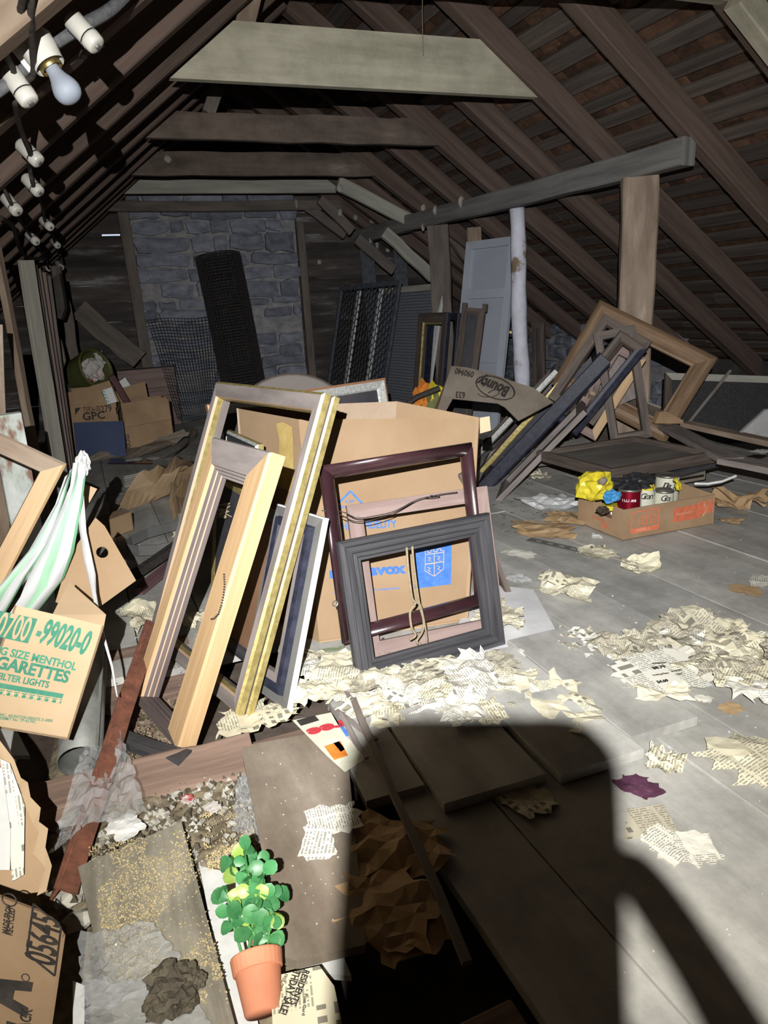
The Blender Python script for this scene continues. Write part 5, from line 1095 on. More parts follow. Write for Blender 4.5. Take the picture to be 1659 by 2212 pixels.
# stretcher with torn painted canvas
P0 = V3((-.03, 2.35, .68)); cs = rect_on(((-250, 868), (186, 985), (-60, 1312), (-500, 1190)), P0, -10, 12)
cv = thing('canvas_stretcher', 'wooden stretcher with torn green and white painted canvas', 'canvas', cs[0]); frame(cv, cs, [(0, 0), (0, .022), (.008, .028), (.055, .028), (.055, 0)], m_post, rails={'r': m_tan, 't': m_post})
n = cs[1].cross(cs[2])
def cloth(ribs, name, mat, par, n_=6, bulge=.02):
    """hanging strip: ribs of (left px, right px, offset to the front)"""
    v = []; uv = []; f = []
    for i, (a, b, d) in enumerate(ribs):
        A = onP(*a, P0 + n * d, n); B = onP(*b, P0 + n * d, n)
        for k in range(n_ + 1):
            q = k / n_; v.append(A.lerp(B, q) + n * (bulge * math.sin(q * math.pi * 2 + i * .8))); uv.append((q, i / (len(ribs) - 1)))
    for i in range(len(ribs) - 1):
        for k in range(n_): a = i * (n_ + 1) + k; f.append((a, a + 1, a + n_ + 2, a + n_ + 1))
    return mk(name, v, f, mat, par, uvs=uv, smooth=True)
cloth([((158, 1000), (188, 998), .05), ((150, 1050), (182, 1040), .06), ((130, 1100), (176, 1085), .07), ((95, 1180), (168, 1130), .08), ((60, 1250), (160, 1190), .09), ((45, 1290), (140, 1250), .09), ((20, 1330), (85, 1320), .09)], 'canvas_strip', m_canvas, cv)
cloth([((140, 1030), (158, 1010), .045), ((118, 1090), (140, 1070), .05), ((60, 1190), (110, 1160), .055), ((10, 1250), (95, 1185), .06), ((-50, 1320), (60, 1240), .06), ((-70, 1370), (10, 1330), .06)], 'canvas_strip', m_canvas, cv)
cloth([((168, 985), (188, 992), .06), ((168, 1060), (180, 1060), .06), ((170, 1140), (186, 1150), .10), ((180, 1210), (206, 1240), .14), ((196, 1270), (208, 1280), .2), ((214, 1350), (221, 1352), .3), ((240, 1440), (246, 1440), .38), ((252, 1505), (256, 1505), .44)], 'canvas_shred', m_canvasb, cv, 3, .006)
tag(mk('thread', *tube([onP(x, y, P0 + n * .03, n) for x, y in ((176, 1270), (182, 1274), (192, 1268), (196, 1250))], .001, 4)[:2], m_cord), 'curled loose thread hanging from the torn canvas', 'thread')
blob('bunched_corner', onP(180, 1000, P0 + n * .05, n), (.022, .02, .04), m_canvasb, 3, .5, 3, 3, cv)
# kraft paper heap, dark bars, sickle strap, small carton, red magazine, loose papers behind
def drape(name, ribs, mat, label, cat='paper', amp=.02, n_=10, z0=0):
    v = []; f = []; uv = []
    for i, (a, b, za, zb) in enumerate(ribs):
        A = F(*a, za); B = F(*b, zb)
        for k in range(n_ + 1):
            q = k / n_; p = A.lerp(B, q); p.z = max(p.z + amp * noise.noise(V3((q * 6, i * .9, 3.3))) * 2 + amp * .5 * math.sin(q * 9 + i), z0 + .002); v.append(p); uv.append((q, i / len(ribs)))
    for i in range(len(ribs) - 1):
        for k in range(n_): a = i * (n_ + 1) + k; f.append((a, a + 1, a + n_ + 2, a + n_ + 1))
    return tag(mk(name, v, f, mat, uvs=uv), label, cat)
drape('kraft_paper', [((248, 1112), (425, 1045), .0, .02), ((262, 1082), (432, 1020), .05, .14), ((300, 1035), (440, 1000), .16, .22), ((312, 1020), (446, 985), .20, .2), ((330, 1012), (448, 978), .1, .12)], m_kraft, 'big crumpled sheet of glossy brown kraft paper', amp=.045, n_=14)
drape('kraft_paper', [((375, 1125), (440, 1090), .0, .0), ((365, 1090), (435, 1040), .05, .06), ((370, 1050), (430, 1015), .14, .14)], m_kraft, 'folded end of the kraft paper hanging towards the strap', amp=.03)
tag(board('dark_bar', F(285, 1245, .05), F(412, 1158, .10), .045, .035, m_cable, seg=3, jit=.002), 'black wooden bar lying across the opened floor', 'bar')
tag(board('brown_bar', F(300, 1278, .02), F(412, 1185, .04), .045, .03, m_mahog, seg=3, jit=.002), 'reddish brown bar lying below the black bar', 'bar')
sp = [F(x, y, .05) for x, y in ((415, 1128), (370, 1138), (320, 1152), (285, 1168), (272, 1178), (275, 1186), (300, 1190), (340, 1188), (380, 1180), (412, 1172))]
v = []; f = []
for i, p in enumerate(sp): v += [p + V3((0, 0, -.025)), p + V3((0, 0, .025)), p + V3((.004, .006, .025)), p + V3((.004, .006, -.025))]
for i in range(len(sp) - 1):
    for a, b in ((0, 1), (1, 2), (2, 3), (3, 0)): f.append((4*i+a, 4*i+b, 4*i+4+b, 4*i+4+a))
tag(mk('bent_strap', v, f, m_hardb), 'bent grey metal strap looping on the opened floor', 'strap')
cA = F(240, 1165, .0); cB = F(290, 1145, 0.0); tag(carton('small_carton', '', cA, cB, .1, .1, m_card, open_top=False)[0], 'small tan carton beside the bent strap', 'box')
tag(mk('red_folder', *prism([F(233, 1003), F(330, 1003), F(330, 996), F(235, 992)], (0, 0, .01))[:2], m_maroon), 'flat maroon folder lying beyond the kraft paper', 'folder')
drape('brown_paper', [((165, 1000), (330, 985), 0, 0), ((200, 985), (360, 965), .03, .03), ((230, 968), (380, 950), 0.02, .06), ((385, 940), (412, 932), .1, .14)], m_card3, 'dusty brown paper spread before the cartons', amp=.03)
drape('torn_cardboard', [((350, 992), (418, 955), 0, .0), ((375, 985), (425, 935), .03, .08), ((400, 965), (418, 920), .10, .14)], m_card3, 'curled dark cardboard beyond the kraft paper', amp=.01)
for i, (x, y, s) in enumerate(((290, 993, .22), (330, 990, .18), (180, 975, .14), (400, 910, .2), (430, 925, .16), (390, 895, .2))):
    o = sheet('paper_sheet', F(x, y, .012), s, m_paper, 60 + i, i * 40, zs=.35, amp=.15); tag(o, 'white paper lying flat on the floor beyond the kraft paper', 'paper', 'white papers beyond the kraft paper')
for j, (x0, y0) in enumerate(((268, 1030), (386, 1112))):
    gt_ = thing('floor_grate', ('small louvred floor grate before the kraft paper', 'small louvred floor grate beside the tan frame')[j], 'grate', F(x0 + 20, y0 + 10))
    for i in range(6): v, f, uv = bar(F(x0 + i * .5, y0 + i * 4.2, .012), F(x0 + 40 - i, y0 - 9 + i * 4.2, .012), .018, .012); mk('louvre', v, f, m_tie4, gt_, uvs=uv)
# pipe, angle iron, joist timber
pA, pB = F(190, 1430, .12), F(172, 1645, .02)
pp = thing('stove_pipe', 'galvanised stove pipe lying under the cigarette carton', 'pipe', pB); ax = (pA - pB); v, f, uv = lathe([(.052, 0), (.055, 0), (.055, ax.length), (.052, ax.length), (.052, 0)], pB, ax, 22); mk('tube', v, f, m_galv, pp, uvs=uv, smooth=True)
v, f, uv = bar(pB + V3((.045, 0, .03)), pA + V3((.045, 0, .03)), .012, .012, (0, 0, 1)); mk('seam', v, f, m_galv, pp, uvs=uv)
ir = thing('angle_iron', 'rusty red angle iron bar lying through the rubble', 'iron bar', F(150, 1910, .0))
iA, iB = F(140, 1925, .02), F(330, 1345, .16); v, f, uv = bar(iA, iB, .048, .006, (.5, -.4, .8), 10, .0012); mk('flange', v, f, m_rust, ir, uvs=uv)
sd = (iB - iA).cross(V3((.5, -.4, .8))).normalized(); 
if sd.x > 0: sd = -sd
up_ = sd.cross(iB - iA).normalized()
v, f, uv = bar(iA + sd * .024 + V3((0, 0, -.018)), iB + sd * .024 + V3((0, 0, -.018)), .036, .006, sd, 10, .0012); mk('flange', v, f, m_rust, ir, uvs=uv)
jA, jB = F(60, 1745, .0), F(530, 1628, .0); tag(board('timber', jA + V3((-.1, 0, -.02)), jB + V3((.02, 0, -.02)), .13, .07, m_joist, nrm=(0, -.35, .94), seg=10, jit=.003), 'red-brown rough sawn timber crossing the opened floor', 'timber')
tag(board('timber', F(200, 1480, -.03), F(420, 1430, -.03), .3, .03, m_joist, nrm=(0, -.2, 1), seg=6, jit=.003), 'red-brown board lying in the opened floor behind the angle iron', 'board')
tag(board('split_lath', F(255, 1590, .02), F(400, 1640, .02), .05, .02, m_blackw, seg=4, jit=.004), 'splintered dark lath under the tan frame', 'lath')
# weathered plank with grain spilled on it
pk = [F(x, y, .035) for x, y in ((168, 1872), (392, 1775), (432, 1800), (530, 2240), (270, 2260))]
v, f, uv = prism([p + V3((0, 0, -.03)) for p in [pk[0], pk[1], V3(F(520, 2260, .035)), V3(F(262, 2275, .035))]], V3((0, 0, .03)))
uv = [[(v[i].y, v[i].x) for i in q] for q in f]; tag(mk('weathered_plank', v, f, m_plank, uvs=uv), 'weathered grey plank strewn with vermiculite grains', 'plank')
# plywood
q = [F(520, 1612, .018), F(745, 1570, .018), F(790, 2040, .018), F(640, 2076, .018), F(612, 2066, .018)]; v, f, uv = prism([p + V3((0, 0, -.018)) for p in q], V3((0, 0, .018))); uv = [[(v[i].y, v[i].x) for i in k] for k in f]
tag(mk('plywood_sheet', v, f, m_ply, uvs=uv), 'dirty brown plywood sheet beside the potted plant', 'plywood')
tag(board('stick', F(762, 1510, .03), F(1010, 2080, .05), .018, .01, m_postd, nrm=(0, 0, 1), seg=6, jit=.002), 'long thin dark lath lying along the floor', 'stick')
for i, (a, b) in enumerate((((722, 1530), (812, 1600)), ((690, 1420), (762, 1512)), ((735, 1540), (790, 1640)))):
    tag(board('thin_stick', F(*a, .03 + .005 * i), F(*b, .03 + .005 * i), .012, .006, m_mauve, seg=3, jit=.002), 'thin grey lath splinter among the newspapers', 'stick', 'lath splinters')
# white painted boards under the plant
for (a, b, c, d, lab) in (((432, 1880), (520, 1900), (560, 2230), (500, 2230), 'white painted board under the potted plant'), ((640, 2068), (735, 2055), (760, 2120), (650, 2110), 'white painted board end below the plywood'), ((0, 1575), (40, 1590), (66, 1640), (30, 1640), 'white flaking board below the cigarette carton'), ((160, 2130), (185, 2140), (185, 2230), (160, 2230), 'white strip beside the boxes at the plank')):
    v, f, uv = prism([F(*p, -.02) for p in (a, b, c, d)], (0, 0, .012)); tag(mk('painted_board', v, f, m_white, uvs=uv), lab, 'board')
# dirt in the joist bays
def mound(name, px, z, hgt, mat, label, seed, n=22, cat='debris'):
    P = [F(x, y, z) for x, y in px]; v = []; f = []; uv = []
    for j in range(n + 1):
        for i in range(n + 1):
            s, t_ = i / n, j / n; p = (P[0] * (1-s) + P[1] * s) * (1-t_) + (P[3] * (1-s) + P[2] * s) * t_
            e = min(s, 1-s, t_, 1-t_) * 5; p = p + V3((0, 0, hgt * (min(e, 1) * (.45 + .8 * abs(noise.noise(p * 9 + V3((seed, 0, 0))))) + .25 * noise.noise(p * 30) * min(e, 1)))); v.append(p); uv.append((s, t_))
    for j in range(n):
        for i in range(n): a = j * (n+1) + i; f.append((a + n + 1, a + n + 2, a + 1, a))
    return tag(mk(name, v, f, mat, uvs=uv), label, cat, kind='stuff')
mound('dirt_heap', ((150, 1720), (560, 1640), (600, 1960), (120, 2000)), -.06, .06, m_dirt, 'dirt and loose fill between the joists', 1)
mound('dirt_heap', ((480, 1900), (640, 1880), (720, 2330), (380, 2330)), -.06, .045, m_dirt, 'dirt around the plant pot', 4)
mound('dirt_heap', ((140, 1480), (420, 1420), (430, 1650), (100, 1700)), -.11, .06, m_dirt, 'dirt under the tan frame and angle iron', 2)
mound('dirt_heap', ((-200, 1750), (170, 1700), (300, 2400), (-300, 2400)), -.10, .08, m_dirt, 'dirt under the boxes in the corner', 3)
def grains(name, reg, n, z, size, mat, label, seed, dens=None):
    r = random.Random(seed); v = []; f = []
    for i in range(n):
        s, t_ = r.random(), r.random(); x = (reg[0][0]*(1-s)+reg[1][0]*s)*(1-t_)+(reg[3][0]*(1-s)+reg[2][0]*s)*t_; y = (reg[0][1]*(1-s)+reg[1][1]*s)*(1-t_)+(reg[3][1]*(1-s)+reg[2][1]*s)*t_
        p = F(x, y, z)
        if noise.noise(p * 11 + V3((seed, 0, 0))) < -.08 and r.random() < .9: continue
        sz = size * r.uniform(.5, 1.6); b = len(v); a = r.uniform(0, 6)
        for k in range(3): v.append(p + V3((sz * math.cos(a + k * 2.1), sz * math.sin(a + k * 2.1), -.0005)))
        v.append(p + V3((r.uniform(-.4, .4) * sz, r.uniform(-.4, .4) * sz, sz * r.uniform(.7, 1.4)))); f += [(b, b+1, b+3), (b+1, b+2, b+3), (b+2, b, b+3)]
    return tag(mk(name, v, f, mat), label, 'grains', kind='stuff')
grains('vermiculite_grains', ((190, 1830), (400, 1790), (500, 2180), (240, 2120)), 5200, .036, .0017, m_verm, 'golden vermiculite grains scattered on the weathered plank', 1)
grains('vermiculite_grains', ((430, 1760), (540, 1730), (560, 1870), (450, 1880)), 2200, -.005, .0017, m_verm, 'golden vermiculite grains in the joist bay', 2)
grains('plaster_crumbs', ((300, 1690), (540, 1640), (570, 1880), (150, 1880)), 500, -.012, .006, m_plaster, 'pale plaster crumbs in the joist bay', 8)
grains('dark_crumbs', ((150, 1700), (540, 1660), (560, 1860), (150, 1950)), 500, -.012, .007, m_mud, 'dark crumbs of dirt in the joist bay', 9)
grains('wood_crumbs', ((250, 1520), (430, 1480), (430, 1640), (250, 1650)), 350, -.06, .006, m_joist, 'wood crumbs under the tan frame', 10)
grains('vermiculite_grains', ((300, 1570), (430, 1600), (430, 1650), (250, 1660)), 900, -.03, .0017, m_verm, 'golden vermiculite grains beneath the tan frame', 3)
for i, (x, y, s, z) in enumerate(((380, 1720, .022, -.02), (420, 1735, .018, -.02), (350, 1760, .02, -.02), (480, 1750, .016, -.02), (150, 1935, .04, -.02), (165, 1990, .035, -.03), (130, 1915, .03, -.01), (210, 1830, .025, -.03), (500, 1780, .014, -.02), (450, 1720, .015, -.02), (330, 1730, .014, -.02))):
    tag(blob('plaster_lump', F(x, y, z), (s, s * .9, s * .7), m_plaster, i, .5, 2.2, 2), 'crumbled grey plaster lump in the joist bay', 'plaster', 'plaster lumps')
for i, (x, y, s) in enumerate(((360, 2130, .042), (395, 2110, .03), (350, 2170, .032), (425, 2118, .018), (385, 2160, .034))):
    if i == 0: mc = thing('mud_clod', 'dark crumbly clod of nest mud on the weathered plank', 'clod', F(370, 2150, .036))
    blob('lump', F(x, y, .05), (s, s, s * .75), m_mud, i + 3, .5, 2.5, 3, mc)
# clear plastic sheeting
def film(px, label, seed, z, hgt, n=18):
    P = [F(x, y, z) for x, y in px]; v = []; f = []; r = random.Random(seed); fl_ = [(math.cos(a), math.sin(a), r.uniform(0, 1), r.uniform(-1, 1)) for a in [r.uniform(0, 3.14) for _ in range(9)]]
    for j in range(n + 1):
        for i in range(n + 1):
            s, t_ = i / n, j / n; p = (P[0] * (1-s) + P[1] * s) * (1-t_) + (P[3] * (1-s) + P[2] * s) * t_; h = abs(sum(a * abs(s * c + t_ * d - o) for c, d, o, a in fl_)) * .5 + .3 * abs(noise.noise(V3((s * 7, t_ * 7, seed))))
            v.append(p + V3((r.uniform(-.004, .004), r.uniform(-.004, .004), hgt * h)))
    for j in range(n):
        for i in range(n): a = j * (n+1) + i; f.append((a + n + 1, a + n + 2, a + 1, a))
    return tag(mk('plastic_sheet', v, f, m_film), label, 'plastic')
film(((195, 1640), (265, 1600), (318, 1760), (130, 1800)), 'crumpled clear plastic sheet draped over the angle iron', 2, .05, .09)
film(((130, 1790), (225, 1700), (200, 1840), (110, 1890)), 'clear plastic sheet end hanging beside the torn box', 3, .0, .05)
film(((170, 2020), (330, 2000), (420, 2120), (180, 2200)), 'torn clear plastic sheet on the weathered plank', 5, .038, .035)
film(((515, 1690), (540, 1680), (575, 1830), (505, 1800)), 'clear plastic strip along the plywood edge', 7, .0, .04)
film(((180, 2120), (400, 2130), (480, 2260), (190, 2260)), 'clear plastic film lying around the mud clod', 9, .037, .015)
o = sheet('white_scrap', F(270, 1790, .02), .12, m_paper, 71, 25, zs=.5, amp=.2); tag(o, 'white curled scrap under the plastic sheet', 'scrap')
# torn box at the left with papers
P0t = onD(40, 1750, 1.62); u_, v_, n_ = basis(-35, 35)
tr = [(-40, 1560), (0, 1600), (30, 1640), (45, 1680), (60, 1690), (66, 1722), (88, 1745), (84, 1775), (104, 1790), (98, 1830), (112, 1870), (100, 1925), (60, 1930), (-60, 1890)]
v, f, uv = prism([onP(x, y, P0t, n_) for x, y in tr], n_ * -.005); tb = thing('torn_carton', 'torn open cardboard carton with ragged edge in the corner', 'box', onP(60, 1930, P0t, n_)); mk('ragged_wall', v, f, m_card, tb, uvs=uv)
ed = [onP(x, y, P0t + n_ * .002, n_) for x, y in tr[1:12]]; v = []; f = []
for i, p in enumerate(ed): v += [p, p + n_ * .003 + u_ * (-.012 - .006 * (i % 3)) + v_ * .004]
for i in range(len(ed) - 1): f.append((2*i, 2*i+2, 2*i+3, 2*i+1))
mk('torn_ply', v, f, m_cardpale, tb)
for i, (px4, lab) in enumerate(((((0, 1640), (20, 1650), (52, 1740), (50, 1890), (25, 1905), (18, 1790)), 'white printed leaflet standing in the torn carton'), (((-30, 1650), (4, 1660), (22, 1800), (20, 1880), (-30, 1880)), 'white booklet edge in the torn carton'))):
    v, f, uv = prism([onP(x, y, P0t + n_ * (.012 + .004 * i), n_) for x, y in px4], n_ * .003); tag(mk('leaflet', v, f, m_news2 if i == 0 else m_paper, uvs=uv), lab, 'paper')
# carton lying on its side in the corner with 05645 print
K = F(146, 1988, .17); U = V3((.10, .995, .0)).normalized(); W = V3((-.72, .08, .69)); W = (W - U * W.dot(U)).normalized(); n = U.cross(W)
if n.z < 0: n = -n
# solve edges so that they follow the visible outline
wl, hl = .62, .34
cb = thing('printed_carton', 'tan carton with black number 05645 lying on its side in the corner', 'box', K - U * .5 + V3((0, 0, -.17)))
def kp_(a, b): return K - U * a + W * b
poly = [kp_(0.03, 0), kp_(wl, 0), kp_(wl, hl), kp_(0, hl), kp_(0, .05), kp_(.008, .018)]
v, f, uv = prism(poly, -n * .005); cbf = mk('top_face', v, f, m_card2, cb, uvs=uv)
v, f, uv = prism([kp_(.03, 0), kp_(wl, 0), kp_(wl, 0) - n * .2, kp_(.03, 0) - n * .2], W * .005); mk('side_wall', v, f, m_card2, cb, uvs=uv)
v, f, uv = prism([kp_(0, .05), kp_(0, hl), kp_(0, hl) - n * .2, kp_(0, .05) - n * .2], -U * .005); mk('side_wall', v, f, m_card2, cb, uvs=uv)
v, f, uv = prism([kp_(.03, 0), kp_(.008, .018), kp_(0, .05), kp_(0, .05) - n * .1, kp_(.03, 0) - n * .1], -U * .004); mk('worn_corner', v, f, m_cardpale, cb, uvs=uv)
def kface(x, y): return onP(x, y, K + n * .001, n)
a_, b_ = kface(112, 2092), kface(118, 1968)
def ktext(s, p0, p1, h, bold=.02, mat=m_blackink): A, B = kface(*p0), kface(*p1); return text(s, A, B - A, n.cross(B - A), h, mat, cbf, width=(B - A).length, bold=bold)
ktext('05645', (116, 2092), (128, 1990), .05, .02)
for a, b in (((58, 2060), (72, 1952)), ((72, 1952), (132, 2003)), ((132, 2003), (118, 2108)), ((118, 2108), (58, 2060))):
    v, f, uv = bar(kface(*a), kface(*b), .003, .0008, n); mk('print_outline', v, f, m_blackink, cbf, uvs=uv)
ktext('A', (45, 2198), (60, 2120), .09, .06); ktext('L', (25, 2300), (40, 2215), .09, .06); ktext('BACK', (60, 2240), (68, 2182), .016, .02); ktext('MADE FROM', (16, 2020), (24, 1958), .010); ktext('RECYCLED', (25, 2023), (31, 1965), .010)
c = kface(20, 1944); pth = [c + U * (.012 * math.cos(k)) + W * (.012 * math.sin(k)) for k in [j * .52 for j in range(13)]]; v, f, uv = tube(pth, .0012, 4, False); mk('printed_ring', v, f, m_blackink, cbf, uvs=uv)
c = kface(55, 2112); pth = [c + U * (.006 * math.cos(k)) + W * (.006 * math.sin(k)) for k in [j * .7 for j in range(10)]]; v, f, uv = tube(pth, .0008, 4, False); mk('printed_ring', v, f, m_blackink, cbf, uvs=uv)

# ------------------------------------------------------------------ potted plant
pb = F(569, 2192, .035); ptop = F(553, 2062, .075); ax = (ptop - pb).normalized(); h = (ptop - pb).length; k = h / .115
pt_ = thing('potted_plant', 'small artificial plant with round glossy leaves in a tipped terracotta pot', 'plant', pb)
v, f, uv = lathe([(0, 0), (.036*k, 0), (.039*k, .004), (.050*k, .080*k)], pb, ax, 28); mk('pot', v, f, m_terra, pt_, uvs=uv, smooth=True)
v, f, uv = lathe([(.050*k, .080*k), (.0545*k, .082*k), (.0575*k, .112*k), (.056*k, .115*k), (.052*k, .115*k), (.05*k, .1*k)], pb, ax, 28); mk('rim', v, f, m_terra, pt_, uvs=uv, smooth=False)
v, f, uv = lathe([(.051*k, .102*k), (.02, .106*k), (0, .107*k)], pb, ax, 20); mk('soil', v, f, m_soil, pt_, uvs=uv)
rp = random.Random(12)
side = ax.cross(V3((0, 0, 1))).normalized(); side2 = side.cross(ax).normalized()
def leaf(P, d, nrm_, s, mat, par):
    d = d.normalized(); nrm_ = (nrm_ - d * nrm_.dot(d)).normalized(); sd_ = d.cross(nrm_)
    out = [(0.0, .05), (.16, .24), (.42, .42), (.72, .44), (.94, .24), (1.02, .0)]
    L_ = [P + d * (a * s) + sd_ * (b * s) + nrm_ * (.10 * s * math.sin(a * 3) + .20 * s * b) for a, b in out]; R_ = [P + d * (a * s) - sd_ * (b * s) + nrm_ * (.10 * s * math.sin(a * 3) + .20 * s * b) for a, b in out[:-1]]; M_ = [P + d * (a * s) + nrm_ * (.06 * s * math.sin(a * 3)) for a, b in out[:-1]]
    vs = L_ + R_ + M_; f = []
    for i in range(5): f.append((i, i+1, 11 + min(i+1, 4), 11 + i) if i < 4 else (4, 5, 15))
    for i in range(4): f.append((6 + i, 11 + i, 12 + i, 7 + i))
    f.append((10, 15, 5)); return mk('leaf', vs, f, mat, par, smooth=True)
for i, tgt_px in enumerate(((500, 1850), (528, 1838), (556, 1852), (572, 1880), (488, 1915), (590, 1925), (535, 1880), (590, 1975), (512, 1970))):
    a = i * .8; b0 = pb + ax * (h * .92) + side * (.02 * math.cos(a)) + side2 * (.014 * math.sin(a))
    tip = F(*tgt_px, .13 + .02 * math.sin(i * 2.3)); mid = b0.lerp(tip, .5) + V3((rp.uniform(-.008, .008), 0, .01))
    path = [b0, b0.lerp(mid, .5), mid, mid.lerp(tip, .6), tip]; v, f, uv = tube(path, .0026, 6); mk('stem', v, f, m_stem, pt_, uvs=uv, smooth=True)
    for q in range(9):
        t_ = (.42 if i < 7 else .25) + .60 * q / 8; P = path[0].lerp(mid, t_ * 2) if t_ < .5 else mid.lerp(tip, min(t_ * 2 - 1, 1)); an = (q * 2.4 + i)
        d = side * math.cos(an) + side2 * (.5 * math.sin(an)) + ax * rp.uniform(-.5, .7); leaf(P + side2 * rp.uniform(-.004, .006), d, side2 + side * rp.uniform(-.6, .6) + ax * rp.uniform(-.7, .2), rp.uniform(.022, .034), m_leafy if rp.random() < .15 else m_leafd, pt_)
# folded newspaper bundle by the pot
nb_ = [F(585, 2110, .05), F(690, 2086, .05), F(722, 2130, .05), F(745, 2240, .05), F(590, 2250, .05)]
v, f, uv = prism([p + V3((0, 0, -.06)) for p in nb_], V3((0, 0, .06))); nw = tag(mk('folded_newspaper', v, f, m_news, uvs=uv), 'folded yellowed newspaper with sale headline beside the pot', 'newspaper')
def ntext(s, p0, p1, h, bold=.02, shear=0.0):
    A, B = F(*p0, .051), F(*p1, .051); return text(s, A, B - A, V3((0, 0, 1)).cross(B - A), h, m_blackink, nw, width=(B - A).length, bold=bold, shear=shear)
ntext('RESIDENTS', (657, 2095), (626, 2172), .011, .03, .2); ntext('THDAY SALE!', (634, 2098), (602, 2192), .013, .03, .2); ntext('FREE GIFT FOR', (615, 2105), (590, 2162), .006, .01); ntext('Post Card', (658, 2148), (652, 2195), .005)

# ================================================================== PAPERS ON THE FLOOR
nid = [100]
def news(x, y, s, mat=None, z=0.0, rot=None, label=None, group=None, zs=1.0, amp=.22, name='newspaper_sheet', **kw):
    nid[0] += 1; i = nid[0]; r = random.Random(i); m_ = mat or r.choice((m_news, m_news, m_news2, m_news3))
    o = sheet(name, F(x, y, z + .004), s, m_, 100 + i % 23, r.uniform(0, 360) if rot is None else rot, zs=zs, amp=amp, aspect=r.choice((1.0, 1.35)), **kw)
    return tag(o, label, 'newspaper' if 'news' in name else 'scrap', group)
GA = 'torn newspaper heap before the black frame'; LA = 'torn newspaper piece in the heap before the small black frame'
for x, y, s in ((700, 1425, .20), (735, 1450, .22), (780, 1475, .18), (830, 1460, .20), (870, 1490, .2), (910, 1460, .18), (950, 1480, .24), (990, 1500, .18), (1020, 1460, .26), (1070, 1440, .24), (1090, 1470, .2), (1050, 1500, .22), (860, 1530, .22), (800, 1525, .18), (930, 1530, .2), (1000, 1535, .22), (745, 1500, .16), (700, 1480, .18), (680, 1450, .16), (835, 1545, .14), (1040, 1540, .16), (960, 1435, .14), (890, 1430, .14), (1110, 1420, .12), (670, 1500, .14), (1075, 1330, .2), (1060, 1300, .16), (1090, 1345, .14)):
    news(x, y, s, label=LA, group=GA, z=random.uniform(.012, .04), zs=.9, amp=.24)
GB = 'torn newspaper heap on the open floorboards'; LB = 'crumpled yellowed newspaper sheet in the heap on the open floorboards'
for x, y, s in ((1240, 1385, .2), (1280, 1400, .26), (1320, 1430, .24), (1350, 1400, .24), (1400, 1385, .2), (1440, 1375, .26), (1480, 1405, .28), (1520, 1385, .28), (1560, 1400, .3), (1600, 1390, .26), (1640, 1410, .26), (1655, 1450, .22), (1620, 1470, .24), (1540, 1450, .2), (1500, 1440, .2), (1470, 1350, .2), (1330, 1470, .18), (1380, 1480, .16), (1430, 1500, .16), (1590, 1440, .2), (1560, 1360, .2), (1640, 1500, .2), (1400, 1430, .24), (1710, 1430, .26), (1740, 1480, .24), (1780, 1440, .24), (1715, 1390, .2)):
    news(x, y, s, label=LB, group=GB, z=random.uniform(0, .025), zs=1.1, amp=.28)
ad = news(1430, 1450, .26, m_news2, .035, 0, 'newspaper advert with pliers and screwdriver prices on the heap', zs=.08, amp=.05, torn=.12, tilt=(6, 0))
def atext(s, p0, p1, h, b=.03):
    A, B = F(*p0, .062), F(*p1, .062); return text(s, A, B - A, V3((0, 0, 1)).cross(B - A), h, m_blackink, ad, width=(B - A).length, bold=b)
atext('WRENCH', (1410, 1435), (1440, 1433), .008); atext('$8.79', (1412, 1446), (1440, 1442), .014); atext('Locking Pliers', (1412, 1460), (1446, 1455), .007); atext('$4.69', (1422, 1476), (1446, 1472), .013); atext('SCREWD', (1452, 1452), (1475, 1448), .007); atext('SET', (1464, 1458), (1476, 1456), .006)
for x, y, s, lab in ((1225, 1270, .34, 'big crumpled newspaper ball alone on the floor beside the carton'), (1290, 1195, .26, 'curled newspaper piece in front of the can carton'), (1385, 1225, .2, 'small crumpled newspaper behind the curled piece by the can carton'), (1645, 1255, .14, 'folded newspaper strip beside the orange-tan cardboard scrap'), (1505, 1322, .16, 'thin torn newspaper strip beyond the heap'),
                   (1215, 1520, .34, 'long rumpled newspaper sheet on the raised boards'), (1240, 1475, .12, 'small text scrap above the rumpled sheet on the raised boards'), (1440, 1645, .12, 'crumpled newspaper piece at the end of the raised boards'), (1625, 1645, .24, 'creased newspaper sheet on the long boards beyond the article page'),
                   (690, 1815, .12, 'dog-eared newspaper scrap on the plywood'), (720, 1770, .16, 'darkened newspaper scrap on the plywood'), (525, 1555, .2, 'curled newspaper under the feet of the gilded frame'), (600, 1540, .18, 'flattened newspaper between the frame feet'), (320, 1340, .26, 'crumpled newspaper ball behind the angle iron'), (425, 1340, .16, 'crumpled newspaper behind the tan frame'), (1165, 1030, .22, 'crumpled newspaper ball under the leaning frames'), (1120, 1195, .16, 'flat newspaper scrap beside the dark frame foot'),
                   (405, 1160, .2, 'crumpled newspaper beside the dark bars'), (1500, 1830, .14, 'wedge of newspaper beside the shadow edge'), (1440, 1825, .14, 'newspaper scrap lying across two boards at the shadow edge')):
    big = 'ball' in lab or 'crumpled' in lab; flat_ = 'plywood' in lab or 'scrap' in lab or 'wedge' in lab
    news(x, y, s, m_news if not flat_ else m_news2, z=.022 if 'plywood' in lab or 'raised' in lab else 0, label=lab, zs=1.3 if big else (.25 if flat_ else .7), amp=.3 if big else .2)
q = [F(x, y, .003) for x, y in ((1355, 1748), (1432, 1738), (1465, 1795), (1348, 1815))]; v, f, uv = prism(q, (0, 0, .001)); tag(mk('newspaper_page', v, f, m_news3, uvs=uv), 'flat newspaper article page beside the shadow', 'newspaper')
